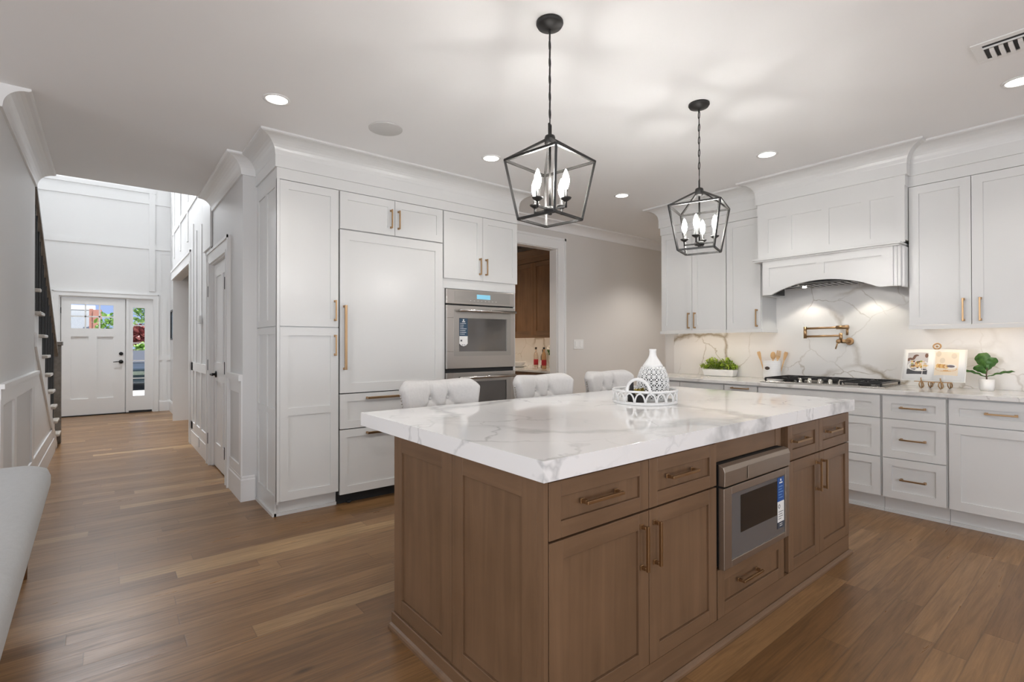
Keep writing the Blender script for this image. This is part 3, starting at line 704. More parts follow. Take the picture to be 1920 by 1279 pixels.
def double_oven():
    c = thing('double_oven', 'stainless double wall oven with a blue display and navy sticker', 'oven', (2.757, 4.1, 0.30))
    x0, x1 = 2.366, 3.148; TT = FY(YP+0.02)
    b = MB(); b.box((x0, YP+0.022, 0.302), (x1, YW-0.03, 1.752)); b.build('body', M['dark'], c)
    p = MB(); p.tbox(TT, x0, x1, 1.617, 1.750, 0, 0.024)
    pn = p.build('control_panel', M['steel'], c, 0.003)
    g = MB(); g.tbox(TT, x0+0.085, x1-0.06, 1.634, 1.738, 0.024, 0.0255); g.build('panel_face', steel_plain, pn)
    q = MB(); q.tbox(TT, 2.695, 2.850, 1.672, 1.714, 0.0256, 0.0266); q.build('display', M['display'], pn)
    for i in range(8): u = 2.62+0.042*i; q = MB(); q.tbox(TT, u, u+0.010, 1.652, 1.657, 0.0256, 0.0262); q.build('touch_mark', M['paper'], pn)
    for z0, z1, wz0, wz1, sticker in ((1.030, 1.604, 1.185, 1.490, True), (0.330, 0.992, 0.62, 0.905, False)):
        d = MB(); wu0, wu1 = 2.498, 3.047
        d.tbox(TT, x0, x1, z0, wz0, 0, 0.026); d.tbox(TT, x0, x1, wz1, z1, 0, 0.026); d.tbox(TT, x0, wu0, wz0, wz1, 0, 0.026); d.tbox(TT, wu1, x1, wz0, wz1, 0, 0.026)
        dd = d.build('oven_door', M['steel'], c, 0.002)
        fr = MB()
        for a in (('u', 2.441, 3.098, wz1+0.012, wz1+0.10), ('d', 2.441, 3.098, wz0-0.042, wz0)): fr.tbox(TT, a[1], a[2], a[3] if a[0]=='u' else a[3], wz1+0.075 if a[0]=='u' else wz0, 0.026, 0.0275)
        fr.tbox(TT, 2.441, wu0, wz0, wz1+0.012, 0.026, 0.0275); fr.tbox(TT, wu1, 3.098, wz0, wz1+0.012, 0.026, 0.0275); fr.tbox(TT, wu0, wu1, wz1, wz1+0.012, 0.026, 0.0275)
        fr.build('window_frame', steel_plain, dd)
        w = MB(); w.tbox(TT, wu0, wu1, wz0, wz1, 0.012, 0.018); w.build('window_glass', M['glassdark'], dd)
        h = MB(); hz = z1-0.045
        h.tube([TT(2.478, hz, 0.075), TT(3.125, hz, 0.075)], 0.0135, 14)
        for u in (2.50, 3.10): h.tube([TT(u, hz, 0.026), TT(u, hz, 0.075)], 0.010, 10)
        h.build('handle', M['chrome'], dd)
        if sticker:
            s = MB(); s.tbox(TT, 2.500, 2.590, 1.325, 1.486, 0.0276, 0.0284, 0)
            poly = [(2.500, 1.325), (2.590, 1.325), (2.590, 1.258), (2.572, 1.240), (2.545, 1.232), (2.518, 1.240), (2.500, 1.258)]
            s.prism(poly, lambda p, q, t: TT(p, q, t), 0.0276, 0.0284, 1)
            s.lathe([(0.008, 0), (0.008, 0.0006)], TT(2.545, 1.472, 0.0284), 10, 1, ax=(0, -1, 0)); s.tbox(TT, 2.530, 2.562, 1.453, 1.461, 0.0284, 0.0288, 1)
            for i, ln in enumerate((0.052, 0.030, 0.026, 0.060, 0.048, 0.055, 0.040)):
                z = 1.441-0.0163*i; s.tbox(TT, 2.508, 2.513, z-0.003, z+0.003, 0.0284, 0.0288, 1); s.tbox(TT, 2.518, 2.518+ln, z-0.002, z+0.002, 0.0284, 0.0288, 1)
            s.tbox(TT, 2.512, 2.530, 1.276, 1.292, 0.0284, 0.0288, 2); s.tbox(TT, 2.526, 2.542, 1.243, 1.248, 0.0284, 0.0288, 2); s.tbox(TT, 2.548, 2.564, 1.243, 1.248, 0.0284, 0.0288, 2)
            s.build('sticker', [M['sticknavy'], M['paper'], M['print']], dd)
steel_plain = steel('satin_steel', (0.43, 0.41, 0.385), 0.34, 0)
double_oven()

# ================================================================== ISLAND
YI = 1.097                      # outer face of the island fronts
TI = FY(YI+0.02)
WW = [M['wv'], M['wx']]; WY = [M['wv'], M['wy']]
CT, CB = 0.9158, 0.8526         # top and underside of the slab
def front(T, u0, u1, z0, z1, mats, root, name, hu, hz, hl, vert, fr=0.058, th=0.02):
    d = shaker(T, u0, u1, z0, z1, th, fr).build(name, mats, root, 0.0012, 1); pull(T, hu, hz, hl, vert, th, d); return d
def island_cabinet(loc, label, x0, x1, xm, dr0, dr1, handles):
    c = thing('island_cabinet', label, 'cabinet', loc, 'brown wood cabinets of the kitchen island')
    b = MB(); b.box((x0, YI+0.0205, 0.112), (x1, 2.06, CB-0.001)); b.build('carcass', [M['wv']], c)
    h = handles
    front(TI, x0+0.002, xm-0.002, 0.668, 0.842, WW, c, 'drawer', h[0], 0.764, 0.178, False, 0.050)
    front(TI, xm+0.002, x1-0.002, 0.668, 0.842, WW, c, 'drawer', h[1], 0.766, 0.178, False, 0.050)
    front(TI, x0+0.002, xm-0.002, 0.114, 0.661, WW, c, 'door', xm-0.045, 0.543, 0.158, True)
    front(TI, xm+0.002, x1-0.002, 0.114, 0.661, WW, c, 'door', xm+0.030, 0.543, 0.158, True)
    return c
island_cabinet((1.49, 1.6, 0.1), 'brown island cabinet at the near corner, left of the microwave drawer', 1.020, 1.965, 1.507, 0, 0, (1.243, 1.698))
island_cabinet((3.05, 1.6, 0.1), 'brown island cabinet at the far end, right of the microwave drawer', 2.640, 3.474, 3.028, 0, 0, (2.764, 3.198))
def micro_cab():
    c = thing('island_cabinet', 'brown island cabinet around the microwave with one drawer below it', 'cabinet', (2.3, 1.6, 0.1), 'brown wood cabinets of the kitchen island')
    b = MB(); y = YI+0.0205
    b.box((1.967, y, 0.112), (2.638, 2.06, 0.318)); b.box((1.967, 1.72, 0.318), (2.638, 2.06, CB-0.001)); b.box((1.967, y, 0.318), (1.972, 1.72, CB-0.001)); b.box((2.600, y+0.012, 0.318), (2.638, 1.72, CB-0.001))
    b.box((1.972, y+0.01, 0.752), (2.600, 1.72, CB-0.001)); b.build('carcass', M['wv'], c)
    f = MB(); f.box((1.972, y, 0.756), (2.545, y+0.0095, CB-0.002)); f.build('filler_panel', M['wx'], c)
    f = MB(); f.box((2.545, y-0.002, 0.756), (2.600, y+0.0095, CB-0.002)); f.build('filler_panel', M['wv'], c)
    front(TI, 1.972, 2.588, 0.1135, 0.316, WW, c, 'drawer', 2.222, 0.232, 0.178, False, 0.055)
micro_cab()
def microwave():
    c = thing('microwave_drawer', 'stainless microwave drawer set in the brown island with a blue sticker', 'microwave', (2.28, 1.4, 0.32))
    x0, x1 = 1.975, 2.590
    b = MB(); b.box((x0+0.01, YI+0.001, 0.326), (x1-0.005, 1.70, 0.750)); b.build('body', M['dark'], c)
    TT = FY(1.096)
    p = MB()
    p.prism([(0.0, 0.664), (0.028, 0.664), (0.030, 0.725), (0.022, 0.744), (0.0, 0.752)], lambda d, z, t: TT(t, z, d), x0, x1); pn = p.build('control_panel', M['steelb'], c, 0.002)
    q = MB(); q.tbox(TT, 2.165, 2.475, 0.672, 0.728, 0.0305, 0.0330); q.build('display_flap', M['steelb'], pn, 0.001)
    z0, z1 = 0.322, 0.657; wu0, wu1, wz0, wz1 = x0+0.062, x1-0.042, 0.350, 0.625
    d = MB(); d.tbox(TT, x0, wu0, z0, z1, 0, 0.026); d.tbox(TT, wu1, x1, z0, z1, 0, 0.026); d.tbox(TT, wu0, wu1, z0, wz0, 0, 0.026); d.tbox(TT, wu0, wu1, wz1, z1, 0, 0.026)
    dd = d.build('drawer_front', M['steelb'], c, 0.002)
    g = MB(); g.tbox(TT, wu0, wu1, wz0, wz1, 0.010, 0.020); gl = g.build('glass', M['glassgrey'], dd)
    w = MB(); w.tbox(TT, wu0+0.085, wu1-0.02, 0.445, 0.605, 0.0200, 0.0210); w.build('window', M['mwglass'], gl)
    s = MB(); a, e = wu1-0.078, wu1-0.010
    s.tbox(TT, a, e, 0.505, 0.618, 0.0212, 0.0220, 0); s.tbox(TT, a, e, 0.408, 0.505, 0.0212, 0.0220, 1); s.tbox(TT, a, e, 0.378, 0.408, 0.0212, 0.0220, 2)
    s.lathe([(0.006, 0), (0.006, 0.0006)], TT((a+e)/2, 0.606, 0.0220), 10, 1, ax=(0, -1, 0)); s.tbox(TT, a+0.018, e-0.016, 0.590, 0.596, 0.0220, 0.0224, 1)
    for i, ln in enumerate((0.040, 0.034, 0.046, 0.030, 0.042)): s.tbox(TT, a+0.012, a+0.012+ln, 0.574-0.013*i, 0.5765-0.013*i, 0.0220, 0.0224, 3)
    s.lathe([(0.010, 0), (0.010, 0.0005)], TT(a+0.017, 0.482, 0.0220), 12, 2, ax=(0, -1, 0)); s.lathe([(0.006, 0), (0.006, 0.0007)], TT(a+0.017, 0.482, 0.0220), 12, 1, ax=(0, -1, 0))
    for i, ln in enumerate((0.050, 0.040, 0.046, 0.030)): s.tbox(TT, a+0.009, a+0.009+ln, 0.455-0.011*i, 0.4575-0.011*i, 0.0220, 0.0224, 2)
    for i in range(2): s.tbox(TT, a+0.02, e-0.02, 0.388+0.009*i, 0.391+0.009*i, 0.0220, 0.0224, 1)
    s.build('sticker', [M['stickblue'], M['paper'], M['print'], mat('sticker_fine_print', (0.25, 0.45, 0.75), 0.5)], gl)
microwave()
def island_ends():
    c = thing('island_end_panel', 'brown two-panel end of the kitchen island facing the hall', 'panel', (1.0, 1.6, 0.09))
    T = FX(1.019)
    for a, e in ((1.130, 1.601), (1.604, 2.082)):
        shaker(T, a, e, 0.070, CB-0.001, 0.018, 0.070, 0.009).build('panel', WY, c, 0.0012, 1)
    p = MB(); p.box((1.001, 1.098, 0.070), (1.0185, 1.129, CB-0.001)); p.box((1.0005, 1.106, 0.09), (1.0012, 1.111, CB-0.02)); p.build('corner_post', M['wv'], c, 0.002)
    p = MB(); p.box((1.0205, 2.0605, 0.112), (3.474, 2.080, CB-0.001)); p.build('back_panel', M['wv'], c)
    k = thing('island_plinth', 'brown base board with a moulded foot running round the island', 'base board', (2.2, 1.6, 0))
    b = MB(); b.box((1.0, 1.100, 0), (3.474, 2.083, 0.0695)); b.box((1.0195, 1.100, 0.0695), (3.474, 2.0595, 0.1105)); b.build('base_board', M['wx'], k)
    s = MB(); s.box((0.990, 1.097, 0), (1.0, 2.090, 0.0685)); s.build('end_board', M['wy'], k, 0.003)
    q = [(0, 0), (0.016, 0), (0.015, 0.010), (0.010, 0.017), (0, 0.022)]
    sweep([(0.990, 2.09), (0.990, 1.097), (3.476, 1.097), (3.476, 2.083)], q).build('foot_moulding', M['wx'], k)
island_ends()
b = MB(); b.box((0.982, 1.0756, CB), (3.505, 2.4152, CT))
one(b, 'island_worktop', M['quartz'], 'thick white veined quartz slab on top of the kitchen island', 'worktop', bevel=0.0006)

# ================================================================== RANGE WALL, BASE CABINETS
XB = 4.485
TB = FX(XB+0.02)
ZT0 = 0.882
def base_cabinet(y0, y1, label, rows, hand=True, hl=0.17):
    c = thing('base_cabinet', label, 'cabinet', (4.8, (y0+y1)/2, 0), 'white base cabinets along the range wall')
    b = MB(); b.box((XB+0.0205, y0, 0.12), (XR-0.002, y1, ZT0-0.001)); b.build('carcass', M['white'], c)
    k = MB(); k.box((XB+0.075, y0, 0), (XR-0.01, y1, 0.12)); k.box((XB+0.060, y0, 0), (XB+0.075, y1, 0.022)); k.build('toe_kick', M['white'], c)
    for kind, z0, z1, us in rows:
        for (a, e, hu, hz, vert) in us:
            f = shaker(TB, a, e, z0, z1, 0.02, 0.055 if z1-z0 < 0.3 else 0.06).build(kind, M['white'], c)
            if hu is not None: pull(TB, hu, hz, hl, vert, 0.02, f)
    return c
g = 0.006
base_cabinet(2.430, 3.360, 'white base cabinet at the far corner below the herb planter', [('drawer', 0.705, 0.870, [(2.436, 2.890, 2.66, 0.79, False), (2.896, 3.354, 3.13, 0.79, False)]), ('door', 0.124, 0.699, [(2.436, 2.890, 2.85, 0.60, True), (2.896, 3.354, 2.93, 0.60, True)])])
base_cabinet(2.118, 2.428, 'narrow white base cabinet just left of the cooktop', [('drawer', 0.705, 0.870, [(2.124, 2.422, 2.273, 0.848, False)]), ('door', 0.124, 0.699, [(2.124, 2.422, 2.16, 0.60, True)])], hl=0.16)
base_cabinet(1.206, 2.116, 'wide white drawer cabinet under the gas cooktop', [('false_front', 0.705, 0.870, [(1.213, 2.110, None, 0, False)]), ('drawer', 0.418, 0.699, [(1.213, 2.110, 1.66, 0.56, False)]), ('drawer', 0.124, 0.412, [(1.213, 2.110, 1.66, 0.27, False)])])
base_cabinet(0.828, 1.204, 'white three-drawer base cabinet right of the cooktop', [('drawer', 0.705, 0.870, [(0.835, 1.197, 1.016, 0.788, False)]), ('drawer', 0.418, 0.699, [(0.835, 1.197, 1.016, 0.558, False)]), ('drawer', 0.124, 0.412, [(0.835, 1.197, 1.016, 0.268, False)])], hl=0.150)
base_cabinet(0.290, 0.826, 'white base cabinet at the right edge below the potted fig', [('drawer', 0.705, 0.870, [(0.297, 0.818, 0.560, 0.792, False)]), ('door', 0.124, 0.699, [(0.297, 0.818, None, 0, False)])], hl=0.155)
b = MB(); b.box((4.460, 0.27, ZT0), (XR-0.0135, 3.40, 0.912))
one(b, 'range_worktop', M['quartz2'], 'long veined quartz worktop along the range wall under the cookbook', 'worktop', bevel=0.003)
b = MB(); b.box((XR-0.0125, -0.6, 0.9125), (XR-0.0005, 3.366, 1.86))
sp = b.build('backsplash', M['splash']); struct(sp, 'full-height white backsplash slab with tan veins behind the cooktop', 'backsplash')

# wall cabinets
TU = FX(XU+0.02)
def wall_cabinet(y0, y1, label, doors, sides=()):
    c = thing('wall_cabinet', label, 'cabinet', (4.95, (y0+y1)/2, 1.36), 'white wall cabinets beside the hood')
    xb = XR-0.0135
    b = MB(); b.box((XU+0.0205, y0, 1.390), (xb, y1, 2.449)); b.build('carcass', M['white'], c)
    for a, e, hu in doors: door(TU, a, e, 1.391, 2.445, WH, c, hu, 1.495, 0.165)
    r = MB(); r.box((XU-0.004, y0-(0.012 if 'r' in sides else 0), 1.360), (XU+0.020, y1+(0.012 if 'l' in sides else 0), 1.3895))
    if 'l' in sides: r.box((XU+0.020, y1-0.010, 1.360), (xb, y1+0.012, 1.3895))
    if 'r' in sides: r.box((XU+0.020, y0-0.012, 1.360), (xb, y0+0.010, 1.3895))
    r.build('light_rail', M['white'], c)
    s = MB(); s.box((XU+0.024, y0+0.05, 1.380), (XU+0.046, y1-0.05, 1.3895)); s.build('light_strip', M['strip'], c)
    return c
wall_cabinet(2.565, 3.316, 'white two-door wall cabinet above the herb planter', [(2.569, 2.938, 2.905), (2.942, 3.312, 2.975)], ('l',))
wall_cabinet(2.224, 2.563, 'narrow white wall cabinet left of the hood above the utensil crock', [(2.228, 2.559, 2.262)], ('r',))
wall_cabinet(0.371, 1.1065, 'white two-door wall cabinet right of the hood above the cookbook', [(0.748, 1.103, 0.790), (0.375, 0.744, 0.700)], ('r',))

# ------------------------------------------------------------------ range hood
def hood():
    c = thing('range_hood', 'white panelled range hood with an arched apron over the cooktop', 'hood', (4.88, 1.66, 1.68))
    y0, y1 = 1.108, 2.212; xb = XR-0.0135
    b = MB(); b.box((XHD+0.0125, y0, 2.040), (xb, y1, 2.449)); b.build('upper_box', M['white'], c)
    T = FX(XHD+0.012); p = MB(); zt, zb = 2.3830, 2.0800
    cols = [(1.176, 1.331), (1.389, 1.622), (1.678, 1.916), (1.961, 2.119)]; x = y0
    for a, e in cols: p.tbox(T, x, a, 2.022, 2.449, 0, 0.012); x = e
    p.tbox(T, x, y1, 2.022, 2.449, 0, 0.012)
    for a, e in cols: p.tbox(T, a, e, zt, 2.449, 0, 0.012); p.tbox(T, a, e, 2.022, zb, 0, 0.012); p.tbox(T, a, e, zb, zt, 0, 0.005)
    p.build('front_panel', M['white'], c)
    xm = 4.655
    m = MB(); m.box((xm-0.03, 1.118, 2.006), (xb, y1+0.018, 2.022)); m.box((xm-0.018, 1.128, 1.992), (xb, y1+0.006, 2.006)); m.build('mantel_shelf', M['white'], c, 0.003)
    # arched apron
    ya, yb = 1.262, 2.072; cy = (ya+yb)/2; half = (yb-ya)/2; rise = 0.098; zb = 1.690
    arc = []
    Rr = (half*half+rise*rise)/(2*rise)
    for i in range(25):
        u = -1+2*i/24; y = cy+u*half; arc.append((y, zb+rise-Rr+math.sqrt(Rr*Rr-(u*half)**2)))
    for j, (d0, d1, inset) in enumerate(((0.0, 0.020, 0.0), )):
        poly = [(1.170, zb), ]+arc+[(2.140, zb), (2.140, 1.992), (1.170, 1.992)]
        a = MB(); vs = []
        # strips between the arc and the top edge keep the surface clean
        pts = [(1.170, zb)]+arc+[(2.140, zb)]
        for i in range(len(pts)-1):
            (q0, s0), (q1, s1) = pts[i], pts[i+1]
            a.add([(xm, q0, s0), (xm, q1, s1), (xm, q1, 1.992), (xm, q0, 1.992), (xm+0.02, q0, s0), (xm+0.02, q1, s1), (xm+0.02, q1, 1.992), (xm+0.02, q0, 1.992)],
                  [(0,1,2,3), (7,6,5,4), (0,4,5,1), (3,2,6,7)] + ([(0,3,7,4)] if i == 0 else []) + ([(1,5,6,2)] if i == len(pts)-2 else []))
        ap = a.build('apron', M['white'], c)
    # raised frame on the apron: two recessed panels following the arch
    f = MB()
    def strip(ylo, yhi, fn0, fn1, n=14):
        for i in range(n):
            a, e = ylo+(yhi-ylo)*i/n, ylo+(yhi-ylo)*(i+1)/n
            f.add([(xm-0.008, a, fn0(a)), (xm-0.008, e, fn0(e)), (xm-0.008, e, fn1(e)), (xm-0.008, a, fn1(a)), (xm, a, fn0(a)), (xm, e, fn0(e)), (xm, e, fn1(e)), (xm, a, fn1(a))],
                  [(0,1,2,3), (7,6,5,4), (0,4,5,1), (3,2,6,7)]+([(0,3,7,4)] if i == 0 else [])+([(1,5,6,2)] if i == n-1 else []))
    arcz = lambda y: zb if (y <= ya or y >= yb) else zb+rise-Rr+math.sqrt(max(0, Rr*Rr-(y-cy)**2))
    inner = lambda y: max(zb+0.075, zb+rise+0.052-Rr*1.0+math.sqrt(max(0, (Rr)**2-(y-cy)**2)))
    strip(1.170, 2.140, lambda y: 1.932, lambda y: 1.992, 1)
    strip(1.170, 1.243, lambda y: arcz(y), lambda y: 1.932, 6); strip(2.085, 2.140, lambda y: arcz(y), lambda y: 1.932, 4)
    strip(1.640, 1.700, lambda y: arcz(y), lambda y: 1.932, 3)
    strip(1.243, 1.640, lambda y: arcz(y), inner, 16); strip(1.700, 2.085, lambda y: arcz(y), inner, 16)
    f.build('apron_frame', M['white'], ap)
    # moulded corner returns
    r = MB()
    for (a, e) in ((1.170, 1.150), ): pass
    r.box((xm+0.006, 1.148, zb), (xm+0.040, 1.170, 1.992)); r.box((xm+0.016, 1.128, zb), (xm+0.060, 1.148, 1.992)); r.box((xm+0.040, 1.110, zb-0.006), (xb, 1.128, 1.992)); r.build('apron_side', M['white'], c)
    r = MB(); r.box((xm+0.020, 2.1405, zb), (xb, 2.160, 1.992)); r.build('apron_side', M['white'], c)
    i = MB(); i.box((4.70, 1.140, 1.776), (xb-0.003, 2.136, 1.90)); i.box((4.70, 2.085, 1.700), (4.96, 2.136, 1.776)); i.build('liner', M['black'], c)
    k = MB()
    for q in range(14): y = 1.32+q*0.05; k.box((4.80, y, 1.766), (5.04, y+0.028, 1.7755))
    k.build('filter', M['chrome'], c)
    for y in (1.40, 1.90):
        q = MB(); q.lathe([(0.018, -0.002), (0.018, 0.003)], (4.93, y, 1.760), 16); q.build('hood_lamp', M['lens'], c)
        spot('hood_lamp_light', (4.93, y, 1.752), 5.0, math.radians(105), 0.2, (1.0, 0.93, 0.82), 0.03)
hood()

# ================================================================== GAS COOKTOP
def cooktop():
    c = thing('gas_cooktop', 'steel gas cooktop with black grates and five knobs on the range worktop', 'cooktop', (4.81, 1.655, 0.912))
    x0, x1, y0, y1 = 4.53, 5.06, 1.192, 2.118
    p = MB(); p.box((x0, y0, 0.9122), (x1, y1, 0.922)); p.box((x0+0.02, y0+0.02, 0.922), (x1-0.02, y1-0.02, 0.925)); p.build('tray', M['chrome'], c, 0.003)
    for (bx, by, r) in ((4.69, 1.37, 0.045), (4.93, 1.37, 0.038), (4.82, 1.655, 0.055), (4.69, 1.94, 0.045), (4.93, 1.94, 0.038)):
        q = MB(); q.lathe([(r, 0.925), (r, 0.934), (r*0.8, 0.936), (r*0.8, 0.942), (0.004, 0.944)], (bx, by, 0), 24); q.build('burner', M['black'], c)
    for a, e in ((y0+0.035, 1.495), (1.505, 1.805), (1.815, y1-0.035)):
        q = MB(); xa, xb = x0+(0.12 if 1.5 < (a+e)/2 < 1.81 else 0.035), x1-0.035; z = 0.950
        for s, t in (((xa, a), (xb, a)), ((xa, e), (xb, e)), ((xa, a), (xa, e)), ((xb, a), (xb, e)), (((xa+xb)/2, a), ((xa+xb)/2, e))): q.bar((s[0], s[1], z), (t[0], t[1], z), 0.011, 0.012)
        for f in (0.25, 0.75):
            x = xa+(xb-xa)*f; ym = (a+e)/2
            for w in (-1, 1): q.bar((x, ym+w*0.025, z+0.004), (x, ym+w*(e-a)/2, z), 0.010, 0.013); q.bar((x+w*0.022, ym, z+0.004), (x+w*(xb-xa)*0.24, ym, z), 0.010, 0.013)
        for x in (xa, xb):
            for y in (a, e): q.bar((x, y, 0.925), (x, y, z), 0.013)
        q.build('grate', M['black'], c)
    for i in range(5):
        y = 1.50+0.077*i
        q = MB(); q.lathe([(0.022, 0.925), (0.022, 0.930), (0.016, 0.932), (0.014, 0.958), (0.010, 0.961)], (4.585, y, 0), 18); q.build('knob', M['chrome'], c)
cooktop()
def pot_filler():
    c = thing('pot_filler', 'brass folding pot filler tap on the backsplash above the cooktop', 'tap', (XR-0.0125, 1.613, 1.272))
    xw = XR-0.0125; xo = 5.01; m = M['brass']
    q = MB(); q.lathe([(0.033, 0), (0.033, 0.008), (0.028, 0.012)], (xw, 1.600, 1.272), 24, ax=(-1, 0, 0)); q.tube([(xw, 1.600, 1.272), (xo-0.01, 1.625, 1.272)], 0.017, 14); q.build('wall_flange', m, c)
    q = MB(); q.ball((xo-0.02, 1.650, 1.272), 0.020); q.tube([(xo-0.025, 1.652, 1.272), (xo-0.035, 1.668, 1.205)], 0.006, 8); q.build('valve_lever', m, c)
    q = MB(); q.tube([(xo, 1.638, 1.275), (xo, 1.638, 1.345)], 0.014, 12); q.tube([(xo, 1.638, 1.322), (xo, 1.927, 1.317)], 0.0095, 12); q.build('lower_arm', m, c)
    q = MB(); q.tube([(xo, 1.927, 1.300), (xo, 1.927, 1.406)], 0.014, 12); q.build('joint', m, c)
    q = MB(); q.tube([(xo, 1.927, 1.390), (xo, 1.665, 1.394)], 0.0095, 12); q.tube([(xo, 1.672, 1.394), (xo, 1.578, 1.396)], 0.017, 14); q.build('upper_arm', m, c)
    q = MB(); q.tube([(xo, 1.590, 1.392), (xo, 1.590, 1.325)], [0.012, 0.009], 12); q.build('spout', m, c)
pot_filler()

# ================================================================== WORKTOP DECOR
def planter():
    c = thing('herb_planter', 'white trough planter of leafy green boxwood on the range worktop', 'plant', (5.02, 2.765, 0.912))
    q = MB(); prof = [(-0.048, 0), (-0.055, 0.070), (0.055, 0.070), (0.048, 0)]
    q.add([(5.02-0.044, 2.605, 0.9125), (5.02+0.044, 2.605, 0.9125), (5.02+0.044, 2.925, 0.9125), (5.02-0.044, 2.925, 0.9125), (5.02-0.055, 2.590, 0.985), (5.02+0.055, 2.590, 0.985), (5.02+0.055, 2.940, 0.985), (5.02-0.055, 2.940, 0.985)],
          [(0,3,2,1), (4,5,6,7), (0,1,5,4), (1,2,6,5), (2,3,7,6), (3,0,4,7)]); q.build('trough', M['ceramic'], c, 0.012, 3)
    l = MB(); r = random.Random(3)
    for i in range(620):
        y = 2.765+r.uniform(-0.185, 0.185); x = 5.02+r.uniform(-0.055, 0.055); top = 1.075+0.03*math.sin(y*38)+0.012*math.sin(y*90)-abs(y-2.765)*0.15
        z = r.uniform(0.985, top)
        if abs(y-2.765) > 0.16: z = max(z, 0.99)
        leaf(l, (x, y, z), r.uniform(0, 2*PI), r.uniform(-0.2, 1.2), r.uniform(0.026, 0.042), 0.55)
    l.build('foliage', M['leaf'], c, solid=False)
def leaf(mb, p, az, el, ln, wr, mi=0, cup=0.15, seg=3):
    d = Vector((math.cos(az)*math.cos(el), math.sin(az)*math.cos(el), math.sin(el))); s = Vector((-math.sin(az), math.cos(az), 0)); u = s.cross(d)*-1
    p = Vector(p); vs = []; fs = []
    for i in range(seg+1):
        t = i/seg; w = wr*ln*math.sin(PI*(0.08+0.87*t))**0.8*0.5
        c = p+d*ln*t+u*(-cup*ln*t*t); vs += [c-s*w+u*w*0.25, c, c+s*w+u*w*0.25]
    for i in range(seg):
        for k in (0, 1): fs.append((i*3+k, i*3+k+1, i*3+k+4, i*3+k+3))
    mb.add(vs, fs, mi, True)
planter()
def crock():
    c = thing('utensil_crock', 'white ribbed crock with a dark oval badge left of the cooktop', 'crock', (5.0, 2.222, 0.912))
    q = MB(); prof = [(0.070, 0.9125)]
    for i in range(12): z = 0.916+0.0135*i; prof += [(0.0755, z), (0.0785, z+0.004), (0.0785, z+0.009), (0.0755, z+0.0125)]
    prof += [(0.079, 1.080), (0.079, 1.088), (0.072, 1.088), (0.070, 0.93)]
    q.lathe(prof, (5.0, 2.222, 0), 40); q.build('jar', M['ceramic'], c)
    d = Vector((-0.90, -0.42, 0)).normalized(); d = Vector((-0.97, 0.10, 0)).normalized(); p = Vector((5.0, 2.222, 1.018))+d*0.0785; s = Vector((-d.y, d.x, 0)); vs = []
    for k in range(24): w = 2*PI*k/24; vs.append(p+s*0.022*math.cos(w)+Vector((0,0,0.016))*math.sin(w)-d*0.004)
    vs += [v+d*0.008 for v in vs]
    q = MB(); q.add(vs, [tuple(range(24)), tuple(range(24, 48))]+[(k, (k+1) % 24, 24+(k+1) % 24, 24+k) for k in range(24)]); q.build('badge', mat('dark_bronze_badge', (0.06, 0.04, 0.028), 0.5), c)
crock()
def utensil(name, label, top, kind):
    t = Vector(top); base = Vector((t.x, 2.222+(t.y-2.222)*0.45, 0.935)); d = (t-base).normalized(); q = MB()
    side = d.cross(Vector((1, 0, 0))).normalized(); n = side.cross(d)
    q.tube([base, t-d*0.07], 0.006, 8)
    def blade(w0, w1, l0, l1):
        pts = [(-w0, l0), (w0, l0), (w1, l1*0.75+l0*0.25), (w1*0.8, l1), (-w1*0.8, l1), (-w1, l1*0.75+l0*0.25)]
        q.prism(pts, lambda a, b, c: t-d*0.075+side*a+d*b+n*c, -0.003, 0.003)
    if kind == 'spoon': q.ball(tuple(t-d*0.035), (0.006, 0.026, 0.038))
    elif kind == 'spatula': blade(0.008, 0.017, 0.0, 0.080)
    elif kind == 'fork':
        blade(0.008, 0.020, 0.0, 0.035)
        for k in (-1.5, -0.5, 0.5, 1.5): q.prism([(k*0.0105-0.0032, 0.03), (k*0.0105+0.0032, 0.03), (k*0.0105+0.0026, 0.085), (k*0.0105-0.0026, 0.085)], lambda a, b, c: t-d*0.075+side*a+d*b+n*c, -0.003, 0.003)
    one(q, name, M['woodspoon'], label, 'utensil', 'wooden utensils in the crock')
utensil('wooden_spatula', 'wooden spatula leaning far left out of the white crock', (4.972, 2.335, 1.170), 'spatula')
utensil('wooden_spoon', 'round wooden spoon standing in the middle of the white crock', (5.012, 2.215, 1.172), 'spoon')
utensil('wooden_fork', 'slotted wooden fork leaning right in the white crock', (4.982, 2.148, 1.176), 'fork')
utensil('wooden_paddle', 'plain wooden paddle at the right rim of the white crock', (5.036, 2.105, 1.168), 'spatula')

